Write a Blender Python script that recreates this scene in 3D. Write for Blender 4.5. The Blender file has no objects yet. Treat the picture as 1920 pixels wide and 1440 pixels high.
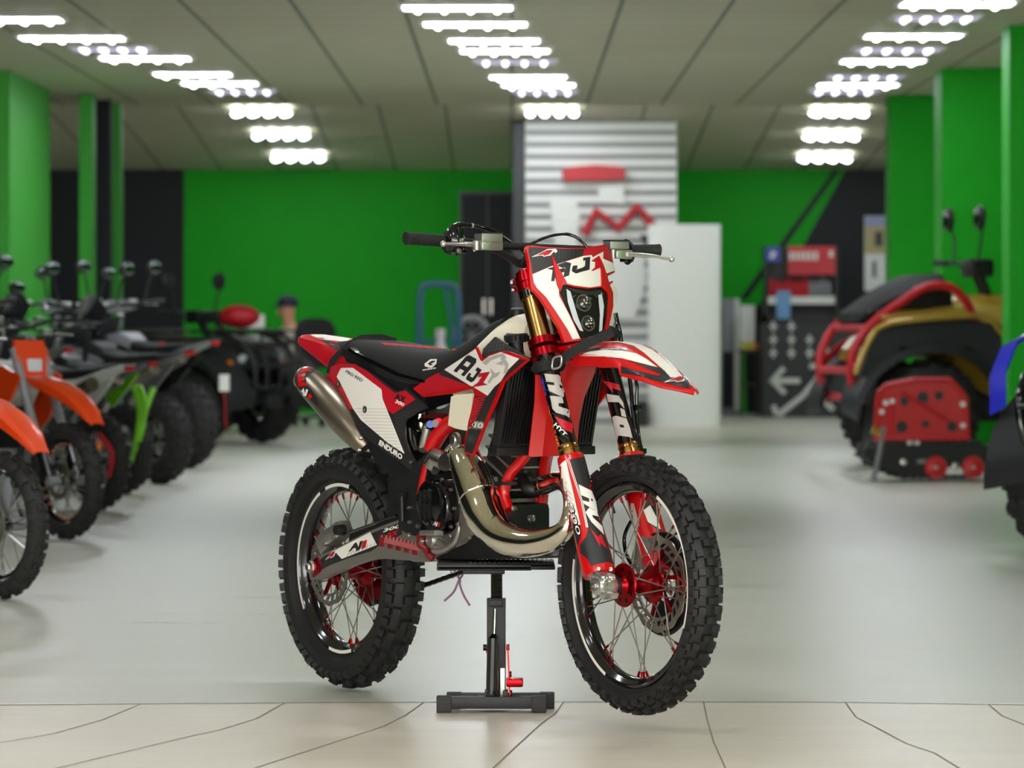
import bpy, bmesh, math, random
from mathutils import Vector as V, Matrix
from mathutils.bvhtree import BVHTree
random.seed(4)
PI = math.pi
C = bpy.context.scene.collection
# ------------------------------------------------------------------ camera
FPX, DCAM, HCAM, YH = 8304.0, 12.0, 1.109, 600.0
cd = bpy.data.cameras.new('camera'); cam = bpy.data.objects.new('camera', cd); C.objects.link(cam)
cam.location = (0, -DCAM, HCAM); cam.rotation_euler = (PI/2, 0, 0)
cd.sensor_width = 36; cd.lens = 36*FPX/1920; cd.shift_y = -(720-YH)/1920
cd.clip_end = 300; cd.dof.use_dof = True; cd.dof.focus_distance = 12.35; cd.dof.aperture_fstop = 6.0
bpy.context.scene.camera = cam
def W(px, py, d): return V(((px-960)/FPX*d, d-DCAM, HCAM+(YH-py)*d/FPX))     # a point seen at a pixel, d metres away
def FD(py): return HCAM*FPX/(py-YH)                                           # distance of the floor seen at row py
# ------------------------------------------------------------------ materials
def lin(c): return tuple(((x/255)/12.92 if x/255 < .04045 else ((x/255+.055)/1.055)**2.4) for x in c)+(1,)
MATS = {}
def mat(n, c, r=.5, me=0., coat=0., em=0., bump=0., bs=60., var=0., trans=0., spec=.5):
    if n in MATS: return MATS[n]
    m = bpy.data.materials.new(n); m.use_nodes = True; t = m.node_tree; b = t.nodes['Principled BSDF']
    col = lin(c); b.inputs['Base Color'].default_value = col; b.inputs['Roughness'].default_value = r
    b.inputs['Metallic'].default_value = me; b.inputs['Coat Weight'].default_value = coat; b.inputs['Coat Roughness'].default_value = .06
    b.inputs['Specular IOR Level'].default_value = spec; b.inputs['Transmission Weight'].default_value = trans
    if em: b.inputs['Emission Color'].default_value = col; b.inputs['Emission Strength'].default_value = em
    tc = t.nodes.new('ShaderNodeTexCoord'); nz = t.nodes.new('ShaderNodeTexNoise'); nz.inputs['Scale'].default_value = bs; nz.inputs['Detail'].default_value = 3
    t.links.new(tc.outputs['Object'], nz.inputs['Vector'])
    rr = t.nodes.new('ShaderNodeMapRange'); rr.inputs[3].default_value = max(0, r*.93); rr.inputs[4].default_value = min(1, r*1.07)
    t.links.new(nz.outputs['Fac'], rr.inputs[0]); t.links.new(rr.outputs[0], b.inputs['Roughness'])
    if var:
        mx = t.nodes.new('ShaderNodeMix'); mx.data_type = 'RGBA'; mx.inputs[6].default_value = tuple(x*(1-var) for x in col[:3])+(1,); mx.inputs[7].default_value = tuple(min(1, x*(1+var)) for x in col[:3])+(1,)
        t.links.new(nz.outputs['Fac'], mx.inputs[0]); t.links.new(mx.outputs[2], b.inputs['Base Color'])
    if bump:
        bp = t.nodes.new('ShaderNodeBump'); bp.inputs['Strength'].default_value = bump; bp.inputs['Distance'].default_value = .002
        t.links.new(nz.outputs['Fac'], bp.inputs['Height']); t.links.new(bp.outputs[0], b.inputs['Normal'])
    MATS[n] = m; return m
RED = mat('red_plastic', (198, 3, 10), .3, coat=.4, bs=9)
CRIM = mat('crimson_graphic', (190, 14, 34), .38, bs=9)
WHT = mat('white_graphic', (240, 236, 228), .4)
BLK = mat('black_plastic', (14, 14, 16), .48, bump=.1, bs=300)
GLB = mat('gloss_black', (12, 12, 14), .12, coat=.4)
CRB = mat('charcoal_graphic', (33, 33, 35), .45)
STR = mat('grey_pinstripe', (74, 72, 72), .45)
GRY = mat('light_grey_graphic', (184, 178, 172), .42)
RUB = mat('black_rubber', (22, 21, 21), .6, bump=.25, bs=160, var=.2)
RUBL = mat('worn_rubber', (38, 37, 36), .75, bump=.3, bs=120, var=.25)
CHR = mat('polished_steel', (232, 226, 212), .06, 1.)
STL = mat('brushed_steel', (176, 172, 166), .3, 1.)
ALU = mat('cast_aluminium', (168, 164, 158), .42, .85, bump=.1, bs=200)
SIL = mat('bright_aluminium', (215, 213, 210), .28, .9)
GLD = mat('gold_anodised', (178, 138, 78), .24, 1.)
ARED = mat('red_anodised', (150, 3, 16), .26, .85)
TI = mat('muffler_metal', (128, 118, 104), .34, .9)
WTK = mat('milky_tank', (228, 220, 196), .38, var=.03)
SEAT = mat('seat_cover', (15, 15, 16), .72, bump=.35, bs=500)
GLS = mat('lamp_lens', (36, 38, 42), .04, coat=1.)
LGL = mat('lamp_light_strip', (206, 212, 216), .2)
BLU = mat('blue_plastic', (28, 74, 190), .35)
ORG = mat('orange_mark', (240, 120, 20), .4)
HOSE = mat('clear_hose', (150, 112, 140), .2, spec=.6)
PEG = mat('red_peg', (122, 3, 12), .5)
STRAP = mat('black_webbing', (18, 18, 20), .8, bump=.5, bs=700)
# ------------------------------------------------------------------ mesh building
class MB:
    def __init__(s, *mats): s.v = []; s.f = []; s.m = []; s.mats = list(mats); s.cur = 0
    def use(s, m):
        if m not in s.mats: s.mats.append(m)
        s.cur = s.mats.index(m); return s
    def add(s, vs, fs):
        b = len(s.v); s.v += [tuple(p) for p in vs]; s.f += [tuple(b+i for i in f) for f in fs]; s.m += [s.cur]*len(fs); return s
    def box(s, c, size, rot=None, bev=0):
        bm = bmesh.new(); bmesh.ops.create_cube(bm, size=1)
        for v in bm.verts: v.co = V((v.co.x*size[0], v.co.y*size[1], v.co.z*size[2]))
        if bev: bmesh.ops.bevel(bm, geom=bm.edges[:], offset=bev, segments=2, affect='EDGES', profile=.6)
        M = Matrix.Translation(V(c))
        if rot is not None: M = M @ (rot if isinstance(rot, Matrix) else Matrix.Rotation(rot[2], 4, 'Z') @ Matrix.Rotation(rot[1], 4, 'Y') @ Matrix.Rotation(rot[0], 4, 'X'))
        bm.verts.index_update(); s.add([M @ v.co for v in bm.verts], [[v.index for v in f.verts] for f in bm.faces]); bm.free(); return s
    def beam(s, a, b, w, h, up=(0, 0, 1), bev=0):
        a = V(a); b = V(b); d = b-a; L = d.length; x = d.normalized(); u = V(up); y = u.cross(x).normalized(); z = x.cross(y)
        R = Matrix((x, y, z)).transposed().to_4x4(); return s.box((a+b)/2, (L, w, h), R, bev)
    def tube(s, pts, r, seg=12, smooth=0, caps=True, closed=False, flat=1.0, up=None):
        pts = [V(p) for p in pts]; n = len(pts); rs = list(r) if isinstance(r, (list, tuple)) else [r]*n
        if smooth:
            P2, R2 = [], []; N = n if closed else n-1
            for i in range(N):
                g = lambda k: (k % n) if closed else min(max(k, 0), n-1)
                p0, p1, p2, p3 = (pts[g(i+k)] for k in (-1, 0, 1, 2)); q0, q1, q2, q3 = (rs[g(i+k)] for k in (-1, 0, 1, 2))
                for j in range(smooth):
                    t = j/smooth
                    cr = lambda a, b, c, d: .5*((2*b)+(c-a)*t+(2*a-5*b+4*c-d)*t*t+(3*b-a-3*c+d)*t**3)
                    P2.append(cr(p0, p1, p2, p3)); R2.append(max(1e-4, cr(q0, q1, q2, q3)))
            if not closed: P2.append(pts[-1]); R2.append(rs[-1])
            pts, rs, n = P2, R2, len(P2)
        vs, fs = [], []; prev = None
        for i in range(n):
            a = pts[(i-1) % n] if (closed or i) else pts[0]; b = pts[(i+1) % n] if (closed or i < n-1) else pts[-1]
            t = (b-a).normalized()
            if prev is None:
                u = V(up) if up is not None else (V((0, 0, 1)) if abs(t.z) < .9 else V((0, 1, 0)))
            else: u = prev
            x = (u - t*u.dot(t)).normalized(); y = t.cross(x); prev = x
            for k in range(seg):
                an = 2*PI*k/seg; vs.append(pts[i]+(x*math.cos(an)*flat+y*math.sin(an))*rs[i])
        for i in range(n if closed else n-1):
            for k in range(seg):
                j = (i+1) % n; fs.append((i*seg+k, i*seg+(k+1) % seg, j*seg+(k+1) % seg, j*seg+k))
        if caps and not closed: fs.append(tuple(range(seg-1, -1, -1))); fs.append(tuple((n-1)*seg+k for k in range(seg)))
        return s.add(vs, fs)
    def lathe(s, prof, c, ax, seg=48, closed=False, a0=0., a1=2*PI):
        c = V(c); ax = V(ax).normalized(); t = V((0, 0, 1)) if abs(ax.z) < .9 else V((1, 0, 0)); x = (t-ax*t.dot(ax)).normalized(); y = ax.cross(x)
        full = abs(a1-a0-2*PI) < 1e-6; ns = seg if full else seg+1; vs = []; fs = []; n = len(prof)
        for k in range(ns):
            an = a0+(a1-a0)*k/seg; dr = x*math.cos(an)+y*math.sin(an); vs += [c+dr*r+ax*h for r, h in prof]
        for k in range(seg):
            k2 = (k+1) % ns
            for i in range(n if closed else n-1):
                j = (i+1) % n; fs.append((k*n+i, k*n+j, k2*n+j, k2*n+i))
        return s.add(vs, fs)
    def cyl(s, a, b, r, seg=20, r2=None):
        a = V(a); b = V(b); r2 = r if r2 is None else r2; L = (b-a).length
        return s.lathe([(0, 0), (r, 0), (r2, L), (0, L)], a, b-a, seg)
    def ball(s, c, r, sx=1, sy=1, sz=1, seg=16, rings=10):
        c = V(c); vs = []; fs = []
        for i in range(rings+1):
            th = PI*i/rings
            for k in range(seg):
                ph = 2*PI*k/seg; vs.append(c+V((r*sx*math.sin(th)*math.cos(ph), r*sy*math.sin(th)*math.sin(ph), r*sz*math.cos(th))))
        for i in range(rings):
            for k in range(seg): fs.append((i*seg+k, i*seg+(k+1) % seg, (i+1)*seg+(k+1) % seg, (i+1)*seg+k))
        return s.add(vs, fs)
    def loft(s, rings, caps=True, closed=True):
        n = len(rings[0]); vs = [p for r in rings for p in r]; fs = []
        for i in range(len(rings)-1):
            for k in range(n if closed else n-1): fs.append((i*n+k, i*n+(k+1) % n, (i+1)*n+(k+1) % n, (i+1)*n+k))
        if caps and closed: fs.append(tuple(range(n-1, -1, -1))); fs.append(tuple((len(rings)-1)*n+k for k in range(n)))
        return s.add(vs, fs)
    def prism(s, pts, off):
        pts = [V(p) for p in pts]; n = len(pts); o = V(off)
        return s.add(pts+[p+o for p in pts], [tuple(range(n)), tuple(range(2*n-1, n-1, -1))]+[(i, (i+1) % n, n+(i+1) % n, n+i) for i in range(n)])
    def bvh(s): return BVHTree.FromPolygons([V(v) for v in s.v], s.f)
    def mirror(s):
        n = MB(*s.mats); n.v = [(x, -y, z) for x, y, z in s.v]; n.f = [tuple(reversed(f)) for f in s.f]; n.m = list(s.m); return n
def cutpoly(pts, cell):
    bm = bmesh.new(); f = bm.faces.new([bm.verts.new((x, y, 0)) for x, y in pts]); f.normal_update(); bmesh.ops.triangulate(bm, faces=[f], ngon_method='EAR_CLIP')
    xs = [p[0] for p in pts]; ys = [p[1] for p in pts]
    for a, lo, hi in ((0, min(xs), max(xs)), (1, min(ys), max(ys))):
        n = int((hi-lo)/cell)
        for i in range(1, n+1):
            co = [0, 0, 0]; no = [0, 0, 0]; co[a] = lo+(hi-lo)*i/(n+1); no[a] = 1
            bmesh.ops.bisect_plane(bm, geom=bm.verts[:]+bm.edges[:]+bm.faces[:], plane_co=co, plane_no=no)
    bm.verts.index_update(); bm.verts.ensure_lookup_table()
    vs = [(v.co.x, v.co.y) for v in bm.verts]; fs = [[v.index for v in f.verts] for f in bm.faces]
    be = [[v.index for v in e.verts] for e in bm.edges if len(e.link_faces) == 1]; bm.free(); return vs, fs, be
def obj(name, mb, parent=None, ang=38, fix=True):
    used = sorted({i for f in mb.f for i in f}); ix = {i: k for k, i in enumerate(used)}; mb.v = [mb.v[i] for i in used]; mb.f = [tuple(ix[i] for i in f) for f in mb.f]
    me = bpy.data.meshes.new(name); me.from_pydata(mb.v, [], mb.f)
    for m in mb.mats: me.materials.append(m)
    me.polygons.foreach_set('material_index', mb.m)
    if fix:
        bm = bmesh.new(); bm.from_mesh(me); bmesh.ops.recalc_face_normals(bm, faces=bm.faces[:]); bm.to_mesh(me); bm.free()
    me.polygons.foreach_set('use_smooth', [True]*len(me.polygons)); me.update()
    if ang: me.set_sharp_from_angle(angle=math.radians(ang))
    o = bpy.data.objects.new(name, me); C.objects.link(o)
    if parent is not None: o.parent = parent
    return o
def tag(o, label=None, cat=None, group=None, kind=None):
    for k, x in (('label', label), ('category', cat), ('group', group), ('kind', kind)):
        if x: o[k] = x
    return o
def thing(name, label, cat, loc=(0, 0, 0), rz=0, group=None):
    o = bpy.data.objects.new(name, None); C.objects.link(o); o.location = loc; o.rotation_euler = (0, 0, rz); o.empty_display_size = .1
    return tag(o, label, cat, group)
def struct(name, mb, **k): o = obj(name, mb, **k); o['kind'] = 'structure'; return o
# ------------------------------------------------------------------ lettering
def fontmesh(s, bold=.03):
    cu = bpy.data.curves.new('lettering', 'FONT'); cu.body = s; cu.size = 1; cu.offset = bold; cu.resolution_u = 3
    o = bpy.data.objects.new('lettering', cu); me = bpy.data.meshes.new_from_object(o)
    vs = [(v.co.x, v.co.y) for v in me.vertices]; fs = [list(p.vertices) for p in me.polygons]
    bpy.data.objects.remove(o); bpy.data.curves.remove(cu); bpy.data.meshes.remove(me)
    x0 = min(v[0] for v in vs); x1 = max(v[0] for v in vs); y0 = min(v[1] for v in vs); y1 = max(v[1] for v in vs)
    return [((x-x0)/(x1-x0), (y-y0)/(y1-y0)) for x, y in vs], fs
GA = [[(0, 0), (.3, 0), (.3, .7), (0, .88)], [(0, .88), (.12, 1), (.82, 1), (1, .84), (.7, .7), (.3, .7)], [(.7, 0), (1, 0), (1, .84), (.7, .7)], [(.3, .24), (.7, .24), (.7, .46), (.3, .46)]]
GJ = [[(.68, .3), (1, .16), (1, 1), (.68, 1)], [(.3, .28), (0, .16), (.16, 0), (.84, 0), (1, .16), (.68, .3)], [(0, .16), (.3, .28), (.3, .45), (0, .45)], [(.4, .76), (.68, .76), (.68, 1), (.4, 1)]]
G1 = [[(.3, 0), (.66, .0), (.8, 1), (.5, 1)], [(.5, 1), (.45, .72), (0, .62), (.1, .8)], [(-.25, -.06), (.3, 0), (.66, 0), (1.1, .2), (.5, .14)]]
# ------------------------------------------------------------------ the dirt bike: local x forward, y to the rider's left, z up
bike = thing('dirt_bike', 'red and white dirt bike held up on a black lift stand', 'motorcycle', ((1197-960)/692, 0, 0), math.radians(-57))
BM = Matrix.Translation(bike.location) @ Matrix.Rotation(math.radians(-57), 4, 'Z'); BI = BM.inverted(); CL = BI @ V((0, -DCAM, HCAM))
def ray(px, py): return (BI.to_3x3() @ V(((px-960)/FPX, 1, (YH-py)/FPX))).normalized()
def P(px, py, v):
    d = ray(px, py); return CL+d*((-v-CL.y)/d.y)
def S(px, py, fn):
    v = .1
    for _ in range(9): p = P(px, py, v); v = fn(p.x, p.z)
    return P(px, py, v)
def G(px, py, g):                                     # where the sight line meets x = g(v, z)
    a, b = -.14, .16
    h = lambda v: (lambda p: p.x-g(v, p.z))(P(px, py, v))
    fa, fb = h(a), h(b)
    for _ in range(14):
        c = b-fb*(b-a)/(fb-fa) if abs(fb-fa) > 1e-9 else b
        a, fa, b, fb = b, fb, c, h(c)
        if abs(fb) < 1e-6: break
    return P(px, py, b)
FR = {6: (780, 1020, 4.235), 1: (740, 400, 3.3103), 2: (530, 600, 4), 3: (510, 820, 3), 4: (700, 780, 4.571), 5: (1020, 820, 2.667), 'A': (960, 440, 6), 'B': (990, 620, 5.647), 'C': (1000, 840, 4.967), 'D': (750, 410, 7.385), 'E': (790, 780, 5.141)}
def z(k, *pts):
    a, b, s = FR[k]; return [(a+x/s, b+y/s) for x, y in pts]
def z1(k, x, y): return z(k, (x, y))[0]
def decal(mb, bv, pts, m, layer=1, cell=6, lift=.0007):
    vs, fs, _ = cutpoly(pts, min(cell, 6)); return put(mb, bv, vs, fs, m, layer, lift)
def put(mb, bv, vs, fs, m, layer, lift=.0006):
    out = []; ok = []
    for x, y in vs:
        d = ray(x, y); h = bv.ray_cast(CL, d)
        if h[0] is None: out.append(V((0, 0, 0))); ok.append(False)
        else:
            n = h[1]; n = n if n.dot(d) < 0 else -n; out.append(h[0]+n*lift*layer); ok.append(True)
    keep = [i for i in range(len(vs)) if ok[i]]; ix = {i: k for k, i in enumerate(keep)}; mb.use(m)
    mb.add([out[i] for i in keep], [[ix[i] for i in f] for f in fs if all(ok[i] for i in f)]); return mb
def letters(mb, bv, s, o, ex, ey, m, layer=2, bold=.03):          # o: foot of the first letter, ex: along the line, ey: up the letter
    vs, fs = fontmesh(s, bold); put(mb, bv, [(o[0]+x*ex[0]+y*ey[0], o[1]+x*ex[1]+y*ey[1]) for x, y in vs], fs, m, layer)
def glyph(mb, bv, g, o, ex, ey, m, layer=2):
    for q in g: decal(mb, bv, [(o[0]+x*ex[0]+y*ey[0], o[1]+x*ex[1]+y*ey[1]) for x, y in q], m, layer)
def aj1(mb, bv, o, ex, ey, ink, one, layer=2):                    # ex spans the three characters
    f = lambda a, b: ((o[0]+ex[0]*a, o[1]+ex[1]*a), (ex[0]*b, ex[1]*b))
    for g, a, b, c in ((GA, 0, .36, ink), (GJ, .39, .3, ink), (G1, .74, .26, one)):
        q, e = f(a, b); glyph(mb, bv, g, q, e, ey, c, layer)
def bird(mb, bv, o, ex, ey, layer=2):                             # small bird head emblem, beak towards ex
    t = lambda *pts: [(o[0]+x*ex[0]+y*ey[0], o[1]+x*ex[1]+y*ey[1]) for x, y in pts]
    decal(mb, bv, t((0, .1), (.35, .62), (.55, 1), (.9, .95), (1, .6), (.93, .35), (.86, .62), (.76, .1), (.5, 0), (.42, .2)), WHT, layer)
    decal(mb, bv, t((.16, .18), (.4, .62), (.57, .88), (.8, .82), (.76, .55), (.68, .22), (.5, .1), (.46, .3)), CRIM, layer+1)
    decal(mb, bv, t((.52, .62), (.74, .7), (.7, .56)), BLK, layer+2)
def panel(mb, pts, fn, thick, cell=16, edge=.003):
    vs, fs, be = cutpoly(pts, cell); fr = [S(x, y, fn) for x, y in vs]; n = len(vs); o = V((0, thick, 0)) if not isinstance(thick, V) else thick
    mb.add(fr+[p+o for p in fr], fs+[[n+i for i in reversed(f)] for f in fs]+[(a, b, n+b, n+a) for a, b in be]); return mb
def plate(mb, pts, v, thick, cell=40): return panel(mb, pts, lambda u, zz: v, thick, cell)
def bolt(mb, p, r=.006, ax=(0, -1, 0), h=.005, m=None):
    p = V(p); a = V(ax).normalized()
    if m: mb.use(m)
    mb.lathe([(0, h*.35), (r*.45, h*.35), (r*.5, h), (r*.9, h), (r, h*.7), (r, -.004), (0, -.004)], p, a, 14); return mb
def pathP(k, pts):                                                 # pixel path with its own side offset v
    return [P(*z1(k, x, y), v) for x, y, v in pts]
# ---- wheels
def tyre(c, rc, s, bead, bh, rows, N, kh, a, wob):
    m = MB(RUB); prof = []
    for i in range(-12, 13):
        ph = math.radians(i*8.6); prof.append((rc+s*math.cos(ph)*(1 if abs(i) < 11 else 1), s*math.sin(ph)))
    prof = [(bead, -bh), (bead+.012, -bh*1.15)]+[q for q in prof if q[0] > bead+.016]+[(bead+.012, bh*1.15), (bead, bh), (bead-.006, 0)]
    m.lathe(prof, c, (0, 1, 0), 120, closed=True)
    rnd = random.Random(7)
    for k in range(N):
        for deg, b, off, hh in rows[k % len(rows)]:
            ph = math.radians(deg); th = 2*PI*(k+off)/N; er = V((math.sin(th), 0, math.cos(th))); et = V((math.cos(th), 0, -math.sin(th))); ey = V((0, 1, 0))
            nrm = er*math.cos(ph)+ey*math.sin(ph); tan = ey*math.cos(ph)-er*math.sin(ph)
            base = V(c)+er*rc+nrm*(s-.004); aa = a*rnd.uniform(.93, 1.07)/2; bb = b/2; top = base+nrm*(kh*hh+.004)
            vs = [base+et*aa*i*1.12+tan*bb*j*1.1 for i, j in ((-1, -1), (1, -1), (1, 1), (-1, 1))]+[top+et*aa*i*.93+tan*bb*j*.93 for i, j in ((-1, -1), (1, -1), (1, 1), (-1, 1))]
            m.add(vs, [(4, 5, 6, 7), (0, 1, 5, 4), (1, 2, 6, 5), (2, 3, 7, 6), (3, 0, 4, 7)])
            if wob and rnd.random() < .5:
                q = top+et*aa*rnd.uniform(-.7, .7); m.tube([q, q+nrm*.007+et*.001], [.0005, .0002], 4)
    return m
def rim(c, R, hw):
    m = MB(GLB); m.lathe([(R, hw), (R-.006, hw+.002), (R-.010, hw-.004), (R-.020, hw*.72), (R-.026, hw*.4), (R-.029, 0), (R-.026, -hw*.4), (R-.020, -hw*.72), (R-.010, -hw+.004), (R-.006, -hw-.002), (R, -hw), (R-.012, -hw*.5), (R-.018, 0), (R-.012, hw*.5)], c, (0, 1, 0), 120, closed=True); return m
def rimstripe(m, c, R, hw, arcs):
    m.use(WHT)
    for a0, a1 in arcs:
        for sd in (-1, 1): m.lathe([(R+.001, sd*(hw+.0025)), (R-.009, sd*(hw+.003))], c, (0, 1, 0), max(8, int(abs(a1-a0)/3)), a0=math.radians(a0), a1=math.radians(a1))
def spokes(c, hr, hy, Rr, n, lead):
    m = MB(STL, ARED); c = V(c)
    for sd in (-1, 1):
        for k in range(n):
            a0 = 2*PI*(k+(.5 if sd > 0 else 0))/n; ld = lead if k % 2 else -lead; a1 = a0+ld
            p = c+V((math.sin(a0)*hr, sd*(hy+(.002 if k % 2 else -.002)), math.cos(a0)*hr)); q = c+V((math.sin(a1)*Rr, sd*.008, math.cos(a1)*Rr)); m.use(STL).tube([p, q], .0019, 6)
            m.use(ARED).tube([q+(p-q).normalized()*.015, q+(p-q).normalized()*.004, q], [.0032, .0038, .0045], 8)
    return m
def disc(m, c, y, ro, ri, n=24, th=.004):
    ax = (0, 1, 0); c = V(c)
    w = lambda r, k: r*(1+.022*math.cos(k*PI/4))
    def ring(r0, r1, wave):
        vs = []; fs = []; N = 96
        for i in range(N):
            a = 2*PI*i/N; k = (1+.02*math.cos(12*a)) if wave else 1
            for r, yy in ((r0, y), (r1*k, y), (r1*k, y+th), (r0, y+th)): vs.append(c+V((math.sin(a)*r, yy, math.cos(a)*r)))
        for i in range(N):
            j = (i+1) % N
            for q in range(4): fs.append((i*4+q, i*4+(q+1) % 4, j*4+(q+1) % 4, j*4+q))
        m.add(vs, fs)
    rm = ri+(ro-ri)*.62
    ring(rm, ro, True); ring(ri, ri+(ro-ri)*.22, False)
    for k in range(n):
        a = 2*PI*k/n; b = a+.16
        p = c+V((math.sin(a)*(ri+(ro-ri)*.15), y+th/2, math.cos(a)*(ri+(ro-ri)*.15))); q = c+V((math.sin(b)*(rm+.004), y+th/2, math.cos(b)*(rm+.004))); m.beam(p, q, .008, th*.9, up=(0, 1, 0))
# front wheel
FC = (0, 0, .392); RC = (-1.518, 0, .366)
F_rows = [[(8, .017, 0, 1), (-8, .017, 0, 1), (64, .018, .0, .8), (-64, .018, .0, .8)], [(31, .019, 0, 1), (-31, .019, 0, 1), (50, .013, .3, .8), (-50, .013, .3, .8)]]
r = rim(FC, .279, .027); rimstripe(r, FC, .279, .027, [(28, 112), (205, 282)])
fw = obj('wheel', r, bike)
obj('tyre', tyre(FC, .2945, .0465, .281, .024, F_rows, 84, .0125, .020, 1), fw, 30)
hub = MB(ARED)
hub.lathe([(0, .075), (.02, .075), (.024, .06), (.03, .054), (.058, .052), (.06, .048), (.058, .044), (.04, .04), (.03, .02), (.03, -.02), (.04, -.04), (.052, -.044), (.054, -.05), (.045, -.056), (.024, -.06), (0, -.06)], FC, (0, -1, 0), 48)
for k in range(9):
    a = 2*PI*k/9; hub.use(GLB).lathe([(0, .0002), (.006, .0002)], V(FC)+V((math.sin(a)*.044, -.0545, math.cos(a)*.044)), (0, -1, 0), 10)
hub.use(RUB).lathe([(0, .089), (.02, .089), (.024, .086), (.025, .07), (0, .07)], FC, (0, -1, 0), 24)
obj('hub', hub, fw)
obj('spokes', spokes(FC, .05, .047, .251, 18, math.radians(33)), fw)
d = MB(STL); disc(d, FC, .062, .131, .092); d.use(ARED)
for k in range(6):
    a = 2*PI*k/6; d.beam(V(FC)+V((math.sin(a)*.04, .058, math.cos(a)*.04)), V(FC)+V((math.sin(a+.3)*.099, .064, math.cos(a+.3)*.099)), .012, .006, up=(0, 1, 0))
obj('brake_disc', d, fw)
g = MB(BLK); g.lathe([(.139, .074), (.143, .08), (.138, .086), (.05, .092), (.05, .088), (.134, .081)], FC, (0, 1, 0), 60, closed=True, a0=-.4, a1=PI*1.15); obj('disc_guard', g, bike)
v = MB(RUB); v.tube([V(FC)+V((-.13, .0, .216)), V(FC)+V((-.116, 0, .19))], .004, 8); obj('valve_stem', v, fw)
# rear wheel
R_rows = [[(9, .021, 0, 1), (-9, .021, 0, 1), (57, .022, 0, .9), (-57, .022, 0, .9)], [(32, .024, 0, 1), (-32, .024, 0, 1), (58, .02, .12, .85), (-58, .02, .12, .85)]]
r = rim(RC, .254, .034); rimstripe(r, RC, .254, .034, [(-20, 12), (165, 195), (238, 332)])
rw = obj('wheel', r, bike)
obj('tyre', tyre(RC, .2865, .0585, .256, .031, R_rows, 56, .0157, .0235, 1), rw, 30)
hub = MB(ARED); hub.lathe([(0, .08), (.022, .08), (.026, .06), (.05, .056), (.052, .05), (.036, .04), (.034, -.03), (.06, -.045), (.062, -.052), (.03, -.07), (0, -.07)], RC, (0, -1, 0), 48); obj('hub', hub, rw)
obj('spokes', spokes(RC, .046, .046, .226, 18, math.radians(35)), rw)
d = MB(STL); disc(d, RC, -.076, .11, .075, 20); d.use(ARED)
for k in range(6):
    a = 2*PI*k/6; d.beam(V(RC)+V((math.sin(a)*.036, -.07, math.cos(a)*.036)), V(RC)+V((math.sin(a+.3)*.082, -.074, math.cos(a+.3)*.082)), .014, .006, up=(0, 1, 0))
obj('brake_disc', d, rw)
sk = MB(ARED); sk.lathe([(.045, .07), (.106, .068), (.106, .074), (.045, .076)], RC, (0, 1, 0), 48, closed=True)
for k in range(50):
    a = 2*PI*k/50; sk.box(V(RC)+V((math.sin(a)*.108, .071, math.cos(a)*.108)), (.007, .006, .009), (0, a, 0))
obj('sprocket', sk, rw)
ch = MB(BLK)
for sgn, x1, z1_ in ((1, -.86, .468), (-1, -.87, .408)):
    a = V((RC[0], .071, RC[2]+sgn*.112)); b = V((x1, .071, z1_)); n = int((b-a).length/.0159)
    for i in range(n):
        q = a+(b-a)*(i+.5)/n; ch.beam(q-(b-a).normalized()*.0075, q+(b-a).normalized()*.0075, .009 if i % 2 else .014, .012)
for i in range(6):
    a0, a1 = [PI/2-PI*(i+k)/6 for k in (0, 1)]; ch.beam((-.86+.032*math.cos(a0), .071, .438+.030*math.sin(a0)), (-.86+.032*math.cos(a1), .071, .438+.030*math.sin(a1)), .014, .012, up=(0, 1, 0))
obj('drive_chain', ch, bike)
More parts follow.
